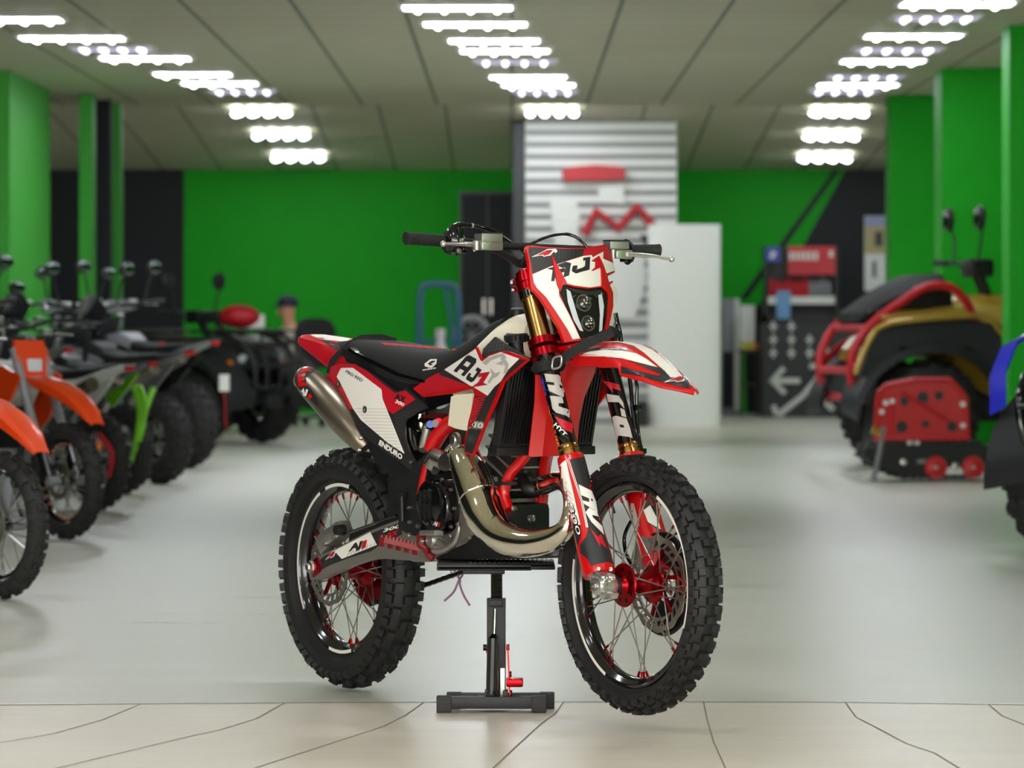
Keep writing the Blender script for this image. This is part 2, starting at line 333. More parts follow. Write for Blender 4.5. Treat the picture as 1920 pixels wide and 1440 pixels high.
# ---- fork
def leg(y): return P(1004+.246*(y-590), y, .1)
def lp(y, off=0): return leg(y)
ax = (leg(1060)-leg(520)).normalized()
def flip(p, s): return V((p.x, p.y*s, p.z))
AX = V(FC)
for s in (1, -1):
    L = lambda y: flip(leg(y), s)
    m = MB(ARED); m.lathe([(0, 0), (.022, 0), (.0285, .006), (.0285, .016), (.026, .018), (.026, .022), (.029, .024), (.029, .04)], L(508), L(600)-L(508), 32)
    m.use(GLD).tube([L(512), L(640)], .0283, 32); m.use(GLB).tube([L(548), L(561)], .0335, 28)
    m.tube([L(663), L(842)], .0272, 72)
    bv = m.bvh()
    if s == 1:
        B = lambda *p: z('B', *p)
        for a in range(0, 9): decal(m, bv, B((150+a*20, 450+a*84), (160+a*20, 446+a*84), (300+a*20, 560+a*84), (292+a*20, 566+a*84)), CRB, 1)
        for q in (((175, 455), (320, 470), (352, 500), (410, 715), (330, 690), (228, 640), (205, 570), (280, 580), (275, 550), (195, 540)), ((235, 690), (360, 700), (375, 770), (325, 770), (322, 800), (345, 810), (410, 830), (440, 850), (470, 950), (400, 900), (300, 870), (262, 830))): decal(m, bv, B(*q), GRY, 2)
        decal(m, bv, B((328, 572), (358, 588), (362, 618), (335, 606)), GLB, 3)
        decal(m, bv, B((280, 905), (480, 990), (500, 1110), (360, 1030)), CRIM, 2)
        decal(m, bv, B((120, 440), (150, 450), (215, 740), (185, 750)), BLU, 2)
        letters(m, bv, 'EXTREME', z1('B', 195, 790), (22, 78), (4, -1), ORG, 2)
        letters(m, bv, 'HYT', z1('B', 275, 1000), (20, 22), (5, -5), WHT, 3)
    else:
        B = lambda *p: z('B', *p)
        for q in (((835, 670), (960, 690), (1005, 760), (1020, 830), (960, 760), (850, 755)), ((975, 820), (1020, 840), (1040, 920), (990, 905)), ((895, 915), (930, 900), (1040, 930), (1075, 1020), (1105, 1140), (1060, 1125), (960, 1110), (950, 1165), (920, 1050))): decal(m, bv, B(*q), GRY, 2)
        decal(m, bv, B((970, 995), (1010, 1000), (1020, 1030), (980, 1025)), GLB, 3)
        decal(m, bv, B((790, 525), (960, 570), (985, 640), (890, 610), (905, 660)), CRIM, 2)
    m.use(GLD).lathe([(.0275, 0), (.029, .003), (.029, .012), (.027, .014), (.027, .018), (.03, .02), (.03, .032), (.024, .034)], L(836), L(900)-L(836), 32)
    m.use(GLD).tube([L(850), L(1070)], .024, 20)
    fl = obj('fork_leg', m, bike)
    # guard
    g = MB(RED); n = 64; rings = []
    up = V((0, 0, 1)); 
    for y, rf, rs in ((856, .035, .037), (862, .037, .0385), (900, .037, .0395), (950, .038, .041), (985, .039, .042), (1005, .041, .043), (1030, .044, .045), (1062, .045, .045), (1078, .043, .044)):
        c = L(y); f = V((1, 0, .42)).normalized(); sd = V((0, 1, 0))
        rings.append([c+f*rf*math.cos(2*PI*k/n)+sd*rs*math.sin(2*PI*k/n) for k in range(n)])
    g.loft(rings)
    if s == 1:
        bv = g.bvh(); Cc = lambda *p: z('C', *p)
        decal(g, bv, Cc((232, 185), (265, 140), (305, 110), (335, 250), (440, 715), (405, 715), (330, 660), (290, 450)), WHT, 1)
        decal(g, bv, Cc((340, 105), (470, 82), (492, 150), (560, 330), (605, 560), (665, 800), (745, 1090), (700, 1060), (600, 1080), (540, 1100), (510, 1040), (440, 980), (435, 900), (490, 830), (510, 760), (440, 480)), CRB, 1)
        decal(g, bv, Cc((345, 700), (440, 720), (445, 800), (415, 920), (385, 800)), CRB, 1)
        decal(g, bv, Cc((420, 340), (540, 400), (580, 500), (596, 600), (560, 575), (470, 520), (460, 490), (520, 505), (515, 470), (445, 440)), WHT, 2)
        decal(g, bv, Cc((530, 470), (548, 480), (552, 500), (535, 492)), CRB, 3)
        decal(g, bv, Cc((485, 600), (520, 555), (590, 595), (605, 640), (545, 625), (555, 650), (640, 730), (655, 810), (540, 690)), WHT, 2)
        decal(g, bv, Cc((525, 740), (600, 830), (625, 800), (688, 945), (615, 880), (625, 925), (580, 850)), CRIM, 2)
        for k in range(6): decal(g, bv, Cc((272+k*13, 340+k*52), (360+k*13, 430+k*52), (362+k*13, 442+k*52), (274+k*13, 352+k*52)), GRY, 2)
        letters(g, bv, '300', z1('C', 330, 535), (17, 57), (9, -1), GLB, 3, .05); letters(g, bv, '300', z1('C', 334, 537), (16, 55), (7, -1), WHT, 4, .0)
        for w0 in ((308, 95, 500, 780), (322, 92, 512, 770)): decal(g, bv, Cc((w0[0], w0[1]), (w0[0]+5, w0[1]), (w0[2]-50, 500), (w0[2], 740), (w0[2]-8, 740), (w0[2]-56, 500)), WHT, 2)
        for x, y in ((612, 1125), (725, 1130), (460, 1205)):
            h = bv.ray_cast(CL, ray(*z1('C', x, y)))
            if h[0]: bolt(g, h[0], .006, (.5, -.6, .1), m=STL)
    if s == -1:
        bv = g.bvh(); F5 = lambda *p: z(5, *p)
        decal(g, bv, F5((405, 330), (450, 330), (478, 440), (440, 500), (420, 420)), GRY, 1); decal(g, bv, F5((510, 270), (540, 270), (560, 340), (585, 470), (520, 430), (500, 370)), CRB, 1)
        decal(g, bv, F5((497, 365), (530, 340), (572, 420), (582, 462), (520, 425)), WHT, 2); decal(g, bv, F5((520, 290), (548, 345), (535, 340)), RED, 3)
    obj('fork_guard', g, fl)
    a = MB(SIL); c = V((FC[0], -.112*s, FC[2]))
    a.lathe([(.008, .03), (.012, .031), (.024, .028), (.027, .02), (.027, -.026), (.024, -.03), (0, -.03)], c, (0, -s, 0), 32)
    a.tube([L(1074), L(1092), c+V((-.02, 0, .004))], [.03, .029, .024], 20); a.box(c+V((-.004, 0, .026)), (.05, .05, .022), (0, .3, 0), .006); a.box(c+V((.02, .0, -.02)), (.03, .05, .02), (0, .5, 0), .006)
    for k in (-.012, .012): bolt(a, c+V((.025, -s*.0-k, .022)), .006, (.9, 0, .3))
    bolt(a, c+V((0, -s*.03, 0)), .013, (0, -s, 0), .008, STL)
    obj('axle_clamp', a, fl)
tc = MB(ARED)
Ls = lambda y, s: flip(leg(y), s)
for y0, y1, w in ((519, 531, .034), (534, 546, .034), (637, 650, .040), (657, 671, .040)):
    for s in (1, -1): tc.tube([Ls(y0, s), Ls(y1, s)], w, 28)
    a, b = Ls((y0+y1)/2, 1), Ls((y0+y1)/2, -1); tc.beam(a+V((-.012, 0, 0)), b+V((-.012, 0, 0)), .05, .018, up=(.4, 0, .9), bev=.004)
for x, y in ((0, 540), (15, 622)):
    tc.use(ARED).tube([P(*z1('A', x, y), .122), leg(530 if y < 600 else 540)], .009, 12); bolt(tc, P(*z1('A', x, y), .125), .006, (-.6, -.8, 0), m=STL)
tc.use(GLB).cyl(Ls(660, 1)*.5+Ls(660, -1)*.5+V((-.03, 0, 0)), Ls(515, 1)*.5+Ls(515, -1)*.5+V((-.03, 0, 0)), .03, 24)
obj('triple_clamp', tc, bike)
# ---- headlight mask
gm = lambda v, zz: -.312+(1.315-zz)*.25-2.8*v*v
m = MB(RED); A = lambda *p: z('A', *p)
ol = A((160, 152), (166, 135), (180, 123), (215, 120), (400, 140), (620, 151), (800, 148), (960, 122), (1045, 112), (1070, 125), (1085, 150), (1130, 260), (1140, 320), (1158, 395), (1156, 425), (1075, 467), (1062, 472), (1085, 535), (1130, 518), (1190, 640), (1195, 680), (1170, 880), (1130, 1050), (1048, 1075), (1066, 900), (1078, 715), (1062, 655), (1000, 592), (860, 608), (700, 588), (600, 560), (560, 568), (530, 640), (600, 800), (700, 1000), (778, 1187), (680, 1200), (592, 1212), (540, 1060), (480, 960), (420, 860), (330, 720), (270, 650), (215, 605), (203, 540), (190, 300))
vs, fs, be = cutpoly(ol, 9); fr = [G(x, y, gm) for x, y in vs]; n = len(vs); bo = V((-.012, 0, -.003))
m.add(fr+[p+bo for p in fr], fs+[[n+i for i in reversed(f)] for f in fs]+[(a, b, n+b, n+a) for a, b in be]); bv = m.bvh()
decal(m, bv, A((190, 140), (400, 151), (620, 161), (812, 160), (795, 238), (640, 287), (430, 357), (230, 441), (214, 330), (186, 200)), CRB, 1, 9)
for k in range(14): decal(m, bv, A((250+k*40, 175), (254+k*40, 175), (245+k*40, 280-k*2), (241+k*40, 280-k*2)), STR, 2)
decal(m, bv, A((1000, 132), (1042, 124), (1072, 150), (1118, 255), (1132, 305), (1030, 262), (1026, 190), (898, 245), (890, 232), (795, 236), (815, 160)), CRIM, 1, 9)
decal(m, bv, A((230, 448), (430, 360), (640, 291), (800, 241), (893, 230), (903, 255), (1025, 190), (1020, 270), (1138, 322), (1152, 405), (1052, 440), (1000, 400), (995, 578), (870, 596), (700, 572), (605, 548), (520, 560), (530, 690), (640, 900), (765, 1168), (682, 1180), (620, 1060), (490, 860), (380, 700), (280, 600), (246, 540)), WHT, 2, 9)
decal(m, bv, A((1135, 533), (1188, 645), (1190, 682), (1164, 880), (1126, 1042), (1085, 1046), (1136, 800), (1132, 650), (1095, 565)), WHT, 2, 9)
for q in (((500, 345), (600, 306), (662, 322), (655, 360), (560, 375)), ((655, 355), (640, 460), (575, 484), (598, 360)), ((500, 400), (590, 372), (590, 420), (520, 440)), ((390, 385), (455, 365), (505, 380), (475, 525), (438, 526), (455, 400)), ((795, 262), (876, 250), (870, 330), (868, 395), (812, 412), (820, 290), (795, 296)), ((868, 392), (715, 440), (668, 412), (700, 400), (790, 372), (820, 350)), ((668, 412), (680, 352), (730, 346), (730, 385), (700, 402))): decal(m, bv, A(*q), CRB, 3, 9)
decal(m, bv, A((888, 295), (968, 240), (1000, 300), (985, 372), (906, 410), (884, 406), (925, 372), (930, 310), (890, 300)), CRIM, 3, 9)
# two raised horns
for q in (((437, 235), (500, 350), (608, 550), (560, 572), (532, 640), (500, 570), (472, 430)), ((968, 240), (1008, 320), (1062, 470), (1112, 690), (1080, 708), (1062, 655), (1000, 594), (992, 400))):
    h0 = len(m.v); vs2, fs2, be2 = cutpoly(A(*q), 9); m.use(RED); f2 = [G(x, y, gm) for x, y in vs2]; cx = sum((p for p in f2), V((0, 0, 0)))/len(f2); k = len(f2)
    m.add([p+V((.006, 0, .001)) for p in f2]+[p-V((.004, 0, 0)) for p in f2], fs2+[(a, b, k+b, k+a) for a, b in be2])
bird(m, bv, z1('A', 214, 262), (47, -4), (4, -14), 3)
obj('headlight_mask', m, bike, 30)
# headlight
hm = MB(GLB); gl = lambda v, zz: -.318+(1.315-zz)*.25-2.2*v*v
hp = A((533, 640), (562, 573), (602, 565), (700, 592), (860, 612), (1000, 596), (1062, 660), (1074, 718), (1064, 900), (1030, 1085), (960, 1120), (830, 1160), (775, 1150), (700, 1000), (600, 800))
vs, fs, be = cutpoly(hp, 9); fr = [G(x, y, gl) for x, y in vs]; k = len(vs); cen = sum(fr, V((0, 0, 0)))/k
hm.add(fr+[p+V((-.06, 0, 0)) for p in fr], fs+[[k+i for i in reversed(f)] for f in fs]+[(a, b, k+b, k+a) for a, b in be]); hb = hm.bvh()
for q in (((610, 610), (655, 640), (740, 930), (800, 1090), (760, 1080), (690, 960), (625, 760)), ((965, 680), (1005, 655), (1030, 800), (1010, 1080), (975, 1095), (985, 900))): decal(hm, hb, A(*q), LGL, 2, 9)
decal(hm, hb, A((600, 590), (860, 640), (1000, 620), (1040, 670), (960, 680), (850, 680), (700, 650)), CRB, 2, 9)
for x, y, rr_ in ((800, 770, .021), (850, 1000, .019)):
    c = G(*z1('A', x, y), gl); hm.use(STL).lathe([(rr_+.003, .001), (rr_+.003, .004), (rr_, .004), (rr_, .001)], c, (1, 0, .2), 28, closed=True)
    hm.use(GLS).lathe([(rr_, .002), (rr_*.8, .010), (rr_*.45, .014), (0, .0155)], c, (1, 0, .2), 28)
    for k in range(6):
        a = 2*PI*k/6; hm.use(CHR).ball(c+V((.012, math.cos(a)*rr_*.5, math.sin(a)*rr_*.5)), .0026)
    hm.ball(c+V((.016, 0, 0)), .0035)
for k in range(5): hm.use(STL).box(G(*z1('A', 700+k*60, 690+(k % 2)*25), gl)+V((.002, 0, 0)), (.002, .009, .0025), (0.5-k*.3, 0, 0))
obj('headlight', hm, bike, 30)
# ---- front fender: sections (x, z, half width, side drop, crown)
m = MB(RED); rings = []
FS = [(-.335, 1.035, .06, .012, .004), (-.26, 1.04, .065, .012, .008), (-.195, 1.030, .078, .02, .018), (-.19, 1.021, .083, .036, .03), (-.10, 1.021, .083, .036, .03), (-.04, 1.017, .083, .034, .03), (.0, 1.01, .083, .026, .03), (.030, 1.0, .082, .018, .03), (.036, .998, .081, .036, .03), (.08, .979, .076, .026, .028), (.12, .962, .069, .015, .026), (.18, .938, .052, .008, .015), (.234, .926, .029, .005, .010), (.268, .918, .010, .004, .006)]
def fender_ring(x, zc, w, dr, cr, t=0.):
    w -= t; pts = []
    for y, dz in ((-1.06, -dr), (-1.03, -dr*.55), (-.99, -dr*.18), (-.9, -.006), (-.72, cr*.4), (-.5, cr*.8), (-.3, cr*.95), (0, cr), (.3, cr*.95), (.5, cr*.8), (.72, cr*.4), (.9, -.006), (.99, -dr*.18), (1.03, -dr*.55), (1.06, -dr)): pts.append(V((x, y*w, zc+dz-t)))
    return pts
def lerp_rows(T, k):
    out = []
    for a, b in zip(T[:-1], T[1:]): out += [tuple(p+(q-p)*i/k for p, q in zip(a, b)) for i in range(k)]
    return out+[T[-1]]
rows = lerp_rows(FS, 4); o = [fender_ring(*r) for r in rows]; i_ = [fender_ring(*r, .0035) for r in rows]
m.loft([a+list(reversed(b)) for a, b in zip(o, i_)])
bv = m.bvh(); B = lambda *p: z('B', *p)
decal(m, bv, B((800, 122), (950, 116), (1080, 128), (1190, 150), (1315, 205), (1390, 262), (1515, 372), (1620, 492), (1510, 500), (1400, 390), (1230, 240), (1120, 165), (980, 130)), WHT, 2, 9)
decal(m, bv, B((550, 268), (640, 225), (800, 205), (980, 212), (1150, 245), (1250, 300), (1370, 390), (1200, 350), (1000, 295), (800, 275)), WHT, 2, 9)
decal(m, bv, B((560, 230), (640, 195), (760, 180), (980, 195), (1110, 225), (980, 215), (800, 205), (640, 228)), CRB, 3, 9)
decal(m, bv, B((1060, 310), (1370, 392), (1420, 400), (1510, 500), (1630, 495), (1660, 455), (1770, 560), (1720, 622), (1400, 545), (1210, 490), (990, 450), (988, 378), (1180, 430), (1380, 480), (1415, 465), (1250, 400)), CRB, 2, 9)
decal(m, bv, B((1455, 280), (1510, 315), (1530, 362), (1500, 340)), WHT, 2, 9)
decal(m, bv, B((1535, 345), (1600, 400), (1650, 455), (1630, 470), (1540, 370)), CRB, 2, 9)
bird(m, bv, z1('B', 1440, 560), (48, -2), (0, -12), 4)
letters(m, bv, 'RACING GRAPHIC', z1('B', 780, 203), (34, 0), (-1, -1.6), WHT, 4)
# skirt behind the fork
fd_ = obj('fender', m, bike, 30); m = MB(RED); ps = []
for x, zc, w in ((-.30, 1.03, .085), (-.335, .965, .10), (-.365, .89, .082), (-.385, .82, .078), (-.40, .73, .080)):
    ps.append([V((x-.02, y*w, zc)) if abs(y) > .9 else V((x, y*w, zc)) for y in (-1, -.6, 0, .6, 1)])
bk = [[p+V((-.004, 0, 0)) for p in r] for r in ps]
m.loft([a+list(reversed(b)) for a, b in zip(ps, bk)]); obj('mud_guard', m, bike, 30)
# ---- handlebar
def Bp(k, x, y, e=0.):
    px, py = z1(k, x, y); return P(px, py, (998-px)/236*.40+e)
hb = MB(BLK)
hb.tube([Bp('D', 90, 270), Bp('D', 650, 305), Bp('D', 1000, 345), Bp('D', 1300, 410), Bp('D', 1500, 520), Bp('D', 1690, 625)]+[Bp('A', 220, 215), Bp('A', 500, 215), Bp('A', 800, 200), Bp('A', 960, 190), Bp('A', 1100, 215), Bp('A', 1300, 205), Bp('A', 1600, 210)], .0125, 16, 3)
hb.tube([Bp('D', 1250, 375), Bp('D', 1500, 382), Bp('D', 1770, 388), Bp('A', 300, 150), Bp('A', 1000, 175)], .0115, 14, 2)
for x in (1690, 1745): hb.beam(Bp('D', x, 690), Bp('D', x+20, 560), .03, .03, bev=.004)
bar = obj('handlebar', hb, bike)
g = MB(RUB)
g.tube([Bp('D', 78, 270), Bp('D', 100, 270), Bp('D', 120, 271), Bp('D', 350, 288), Bp('D', 640, 307)], [.0185, .0195, .0172, .0165, .017], 20)
for k in range(10): p, q = Bp('D', 150+k*45, 274+k*3), Bp('D', 158+k*45, 275+k*3); g.tube([p, q], .0178, 18)
g.cyl(Bp('D', 655, 318), Bp('D', 690, 320), .033, 24, .036); obj('grip', g, bar)
g = MB(RUB); e0 = z1(1, 1480, 232); 
g.tube([Bp(1, 1440, 232), Bp(1, 1500, 230), Bp(1, 1620, 230), Bp(1, 1640, 231)], [.017, .0165, .017, .019], 20); g.cyl(Bp(1, 1440, 240), Bp(1, 1462, 238), .037, 24, .03); obj('grip', g, bar)
t = MB(GLB)
t.tube([Bp('D', 740, 460, .01), Bp('D', 760, 330, .01), Bp('D', 745, 180, .01), Bp('D', 800, 95, .01), Bp('D', 900, 85, .01), Bp('D', 985, 95, .01)], [.018, .03, .022, .010, .0065, .006], 14, 2)
t.box(Bp('D', 790, 250, .015), (.04, .02, .05), None, .005); t.box(Bp('D', 800, 430, .015), (.03, .04, .02), None, .004); t.beam(Bp('D', 740, 480), Bp('D', 900, 400), .02, .015)
for x, y in ((855, 298), (818, 440)): bolt(t, Bp('D', x, y, .03), .006, (.5, -.8, 0), m=STL)
t.use(SIL).tube([Bp('D', 985, 95, .01), Bp('D', 1012, 97, .01)], .0068, 12)
obj('throttle_housing', t, bar)
def lever(pts, name, ball_r):
    l = MB(SIL); l.tube(pts, [.0052, .0055, .0065, .0085, .009], 14, 3, flat=.8); l.ball(pts[0], ball_r); obj(name, l, bar)
lever([Bp('D', 598, 348, .05), Bp('D', 700, 347, .05), Bp('D', 800, 352, .045), Bp('D', 950, 352, .035), Bp('D', 1180, 368, .03)], 'brake_lever', .0085)
lever([Bp('A', 1795, 278, .02), Bp('A', 1700, 262, .02), Bp('A', 1600, 240, .02), Bp('A', 1450, 226, .025), Bp('A', 1300, 222, .03)], 'clutch_lever', .0085)
def cyl_box(k, b0, b1, c0, c1, name):
    b = MB(ALU); p, q = Bp(k, *b0, .02), Bp(k, *b1, .02)
    zc = (p.z+q.z)/2; b.beam(V((p.x, p.y, zc)), V((q.x, q.y, zc)), .045, abs(p.z-q.z), bev=.003); b.use(BLK).beam(V((p.x, p.y, p.z+.002)), V((q.x, q.y, p.z+.002)), .047, .004)
    b.use(ALU).beam(Bp(k, *c0, .02), Bp(k, *c1, .02), .03, .026, bev=.004); b.cyl(Bp(k, *c0, .04)+V((.012, 0, -.013)), Bp(k, *c0, .04)+V((.012, 0, .012)), .009, 14)
    b.use(SIL).beam(Bp(k, c0[0]*.75+c1[0]*.25, c0[1]+8, .045), Bp(k, c0[0]*.35+c1[0]*.65, c0[1]+8, .045), .012, .02, bev=.002)
    bolt(b, Bp(k, c0[0], c0[1]+60, .03), .005, (0, 0, -1), m=STL); obj(name, b, bar)
cyl_box('D', (1080, 205), (1372, 335), (1030, 370), (1395, 375), 'brake_reservoir')
cyl_box('A', (1065, 75), (1280, 165), (1110, 215), (1330, 225), 'clutch_reservoir')
s = MB(GLB); s.lathe([(0, .012), (.018, .012), (.021, .008), (.021, -.02), (0, -.02)], Bp('A', 1320, 205, -.005), (.2, 1, 0), 24); s.box(Bp('A', 1290, 270, 0), (.03, .03, .02), None, .004); obj('switch_pod', s, bar)
c = MB(GLB)
c.tube([Bp('D', 1010, 97, .01), Bp('D', 1150, 130), Bp('D', 1300, 185), Bp('D', 1420, 250), Bp('D', 1560, 350), Bp('D', 1740, 500), P(*z1('A', 240, 330), .06)], .0042, 10, 4)
c.tube([Bp('D', 1010, 85, -.01), Bp('D', 1200, 120), Bp('D', 1420, 220), Bp('D', 1550, 330), Bp('D', 1700, 470)], .003, 8, 4)
c.tube([P(*z1('A', 190, 118), .06), P(*z1('A', 320, 55), .05), P(*z1('A', 450, 10), .03), P(*z1('A', 600, -8), .01), P(*z1('A', 720, 28), -.01), P(*z1('A', 800, 90), -.03), P(*z1('A', 845, 150), -.04)], .0045, 10, 4)
c.tube(pathP('D', [(1650, 430, .1), (1700, 470, .09), (1780, 540, .07)]), .003, 8, 3)
# hoses dropping beside the far fork leg
c.tube(pathP('A', [(1165, 880, -.12), (1185, 980, -.125), (1215, 1100, -.13), (1230, 1200, -.135)])+pathP('B', [(1075, 500, -.135), (1105, 800, -.13), (1135, 1050, -.13), (1195, 1310, -.125)]), .0058, 10, 3)
c.tube(pathP('A', [(1160, 900, -.11), (1180, 1010, -.11), (1190, 1190, -.12)])+pathP('B', [(1140, 515, -.14), (1150, 700, -.14), (1155, 900, -.14), (1180, 1150, -.135), (1225, 1310, -.13)]), .0045, 10, 3)
for x, y in ((1160, 815), (1210, 1275)): c.box(P(*z1('B', x, y), -.135), (.022, .016, .016), None, .003)
c.tube(pathP(5, [(470, 290, -.1), (480, 360, -.1), (430, 430, -.11), (402, 500, -.115), (410, 580, -.11), (440, 640, -.1)]), .0055, 10, 4)
obj('cables', c, bike)
# ---- strap holding the fork down
s = MB(STRAP)
def band(pts, w, t):
    pts = [V(p) for p in pts]; rg = []
    for i, p in enumerate(pts):
        d = (pts[min(i+1, len(pts)-1)]-pts[max(i-1, 0)]).normalized(); nrm = (CL-p).normalized(); side = d.cross(nrm).normalized(); nr = side.cross(d)
        rg.append([p+side*w/2+nr*t/2, p-side*w/2+nr*t/2, p-side*w/2-nr*t/2, p+side*w/2-nr*t/2])
    s.loft(rg)
Lc = leg(688)
band([Lc+V((-.034*math.cos(a), -.034*math.sin(a), -.008*math.cos(a)+.003*math.sin(a)*0)) for a in [i*2*PI/20 for i in range(21)]], .03, .0022)
band([P(*z1('B', 330, 325), .128), P(*z1('B', 450, 240), .115), P(*z1('B', 600, 150), .085), P(*z1('B', 760, 75), .05), P(*z1('B', 880, 20), .02), P(*z1('A', 1100, 1075), -.03), P(*z1('A', 1160, 1100), -.07), P(*z1('A', 1205, 1150), -.1)], .026, .0022)
so = obj('strap', s, bike, 60)
b = MB(SIL); c0 = P(*z1('B', 305, 337), .137); e1 = P(*z1('B', 360, 320), .137)-P(*z1('B', 250, 345), .137); e2 = P(*z1('B', 320, 270), .137)-P(*z1('B', 305, 405), .137)
b.tube([c0+e1*.42*x+e2*.45*y for x, y in ((-1, -.6), (-1, .6), (-.6, 1), (.6, 1), (1, .6), (1, -.6), (.6, -1), (-.6, -1))], .0028, 10, 3, closed=True); obj('buckle', b, so)
# ---- fuel tank
m = MB(WTK); rings = []
for x, zt, zb, w in ((-.93, .93, .88, .07), (-.86, .94, .87, .10), (-.77, .975, .87, .115), (-.71, 1.02, .88, .12), (-.66, 1.06, .89, .12), (-.61, 1.10, .90, .105), (-.56, 1.124, .92, .09), (-.52, 1.13, .95, .072), (-.485, 1.115, .98, .055)):
    n = 24; rings.append([V((x, w*math.copysign(abs(math.sin(a))**.75, math.sin(a)), (zt+zb)/2+(zt-zb)/2*math.copysign(abs(math.cos(a))**.8, math.cos(a)))) for a in [2*PI*k/n for k in range(n)]])
m.loft(rings)
pl = z(2, (1262, 575), (1300, 560), (1425, 552), (1420, 640), (1392, 800), (1375, 830), (1300, 815), (1240, 790), (1250, 690))
panel(m, pl, lambda u, zz: .148, .05, 12)
tk = obj('fuel_tank', m, bike, 50)
c = MB(BLK); c0 = P(*z1(2, 1758, 150), .06); axc = V((.05, -.1, 1)).normalized()
c.lathe([(0, .018), (.029, .02), (.033, .016), (.033, -.004), (.025, -.006), (.028, -.05), (0, -.05)], c0, axc, 30)
for k in range(18):
    a = 2*PI*k/18; c.beam(c0+V((math.cos(a)*.033, math.sin(a)*.033, .0))-axc*.002, c0+V((math.cos(a)*.033, math.sin(a)*.033, 0))+axc*.013, .005, .005)
obj('fuel_cap', c, tk)
c = MB(BLK); c0 = P(*z1(1, 765, 620), -.02); c.lathe([(0, .014), (.02, .014), (.024, .008), (.024, -.02), (0, -.02)], c0, (.1, -.1, 1), 24); obj('breather_cap', c, tk)
# ---- seat
GRIP = mat('red_gripper', (190, 10, 26), .75)
ST = [(-1.56, 1.040, 1.005, .055), (-1.50, 1.046, .998, .072), (-1.40, 1.052, .985, .085), (-1.28, 1.046, .965, .094), (-1.15, 1.033, .940, .10), (-1.02, 1.021, .925, .104), (-.93, 1.018, .925, .102), (-.85, 1.026, .95, .096), (-.77, 1.05, .985, .086), (-.70, 1.082, 1.02, .076), (-.655, 1.105, 1.05, .064), (-.62, 1.118, 1.08, .045)]
m = MB(SEAT); rings = []
for x, zt, zb, w in lerp_rows(ST, 3):
    h = zt-zb; rings.append([V((x, y*w, zb+h*q)) for y, q in ((-1, 0), (-1.02, .2), (-.98, .5), (-.9, .75), (-.76, .93), (-.5, 1), (0, 1.02), (.5, 1), (.76, .93), (.9, .75), (.98, .5), (1.02, .2), (1, 0), (0, -.1))])
m.loft(rings); bv = m.bvh()
for k in range(9):
    x = 735+k*62; y = 172+k*5; decal(m, bv, z(2, (x, y-2), (x+55, y), (x+85, y+17), (x+30, y+15)), GRIP, 1, 3)
decal(m, bv, z(2, (1065, 330), (1110, 295), (1160, 293), (1155, 330), (1120, 360), (1070, 350)), WHT, 2)
decal(m, bv, z(2, (1092, 328), (1120, 308), (1148, 306), (1140, 330), (1110, 345)), SEAT, 3)
decal(m, bv, z(2, (1118, 330), (1150, 316), (1145, 338)), WHT, 4)
letters(m, bv, 'enduro', z1(2, 1052, 382), (25, -4), (0, -4), WHT, 2, .04)
obj('seat', m, bike, 50)
# ---- number panel, shroud and other side plastics
vp = lambda u, zz: .126-.28*(u+1.2)**2+.05*(.85-zz)
m = MB(CRB)
ol = z(2, (330, 430), (350, 350), (430, 322), (540, 328), (640, 385), (850, 535), (930, 515), (1095, 660), (1000, 700), (930, 740), (914, 775), (918, 900), (955, 1000), (1012, 1090), (1000, 1130), (975, 1137), (870, 1057), (720, 955), (590, 850), (510, 745), (460, 650), (345, 480))
panel(m, ol, vp, .006, 10); bv = m.bvh(); Z2 = lambda *p: z(2, *p)
decal(m, bv, Z2((332, 430), (352, 352), (430, 324), (539, 330), (640, 388), (845, 548), (925, 530), (998, 594), (828, 706), (785, 672), (752, 590), (745, 520), (530, 356), (440, 358), (406, 425), (530, 665), (485, 680), (346, 480)), CRIM, 1, 10)
decal(m, bv, Z2((408, 425), (440, 360), (530, 358), (745, 520), (752, 590), (785, 672), (918, 1005), (790, 920), (590, 750), (530, 665), (440, 482)), WHT, 2, 10)
for k in range(14):
    y = 665+k*24; xl = 540+max(0, (y-670))*.95; xr = 780+(y-660)*.37
    if xr-xl > 10: decal(m, bv, Z2((xl, y-2), (xr, y+2), (xr, y+5), (xl, y+1)), GRY, 3)
for k in range(14): decal(m, bv, Z2((835+k*3, 720+k*20), (1030-k*12, 660+k*20), (1030-k*12, 663+k*20), (835+k*3, 724+k*20)), STR, 1)
letters(m, bv, 'PRO RED', z1(2, 474, 395), (31, 17.5), (2, -5.5), CRB, 3, .02)
letters(m, bv, 'AX', z1(2, 838, 590), (20, 9), (4, -11.5), CRB, 3, .05); letters(m, bv, '300', z1(2, 845, 620), (16, 7.5), (3, -6), WHT, 3, .03)
letters(m, bv, 'ENDURO', z1(2, 722, 935), (43, 29), (3, -9.5), WHT, 3, .05); letters(m, bv, 'EXTREME RACING', z1(2, 722, 950), (40, 27), (1, -2.6), STR, 3, .0)
sp_ = obj('side_panel', m, bike)
for x, y in ((422, 480), (620, 672)):
    b = MB(GLB); h = bv.ray_cast(CL, ray(*z1(2, x, y))); b.lathe([(.0105, 0), (.0105, .003), (.008, .004), (.0075, .002), (0, .002)], h[0], (0, -1, 0), 24); b.use(ALU).lathe([(.0075, .0025), (0, .004)], h[0], (0, -1, 0), 20); obj('fastener', b, sp_)
obj('side_panel', (lambda q: q)(panel(MB(CRIM), ol, vp, .006, 20).mirror()), bike)
vs_ = lambda u, zz: min(.19, .105+.15*max(0, u+.93))-(.06*max(0, .88-zz)**1.1)
m = MB(RED)
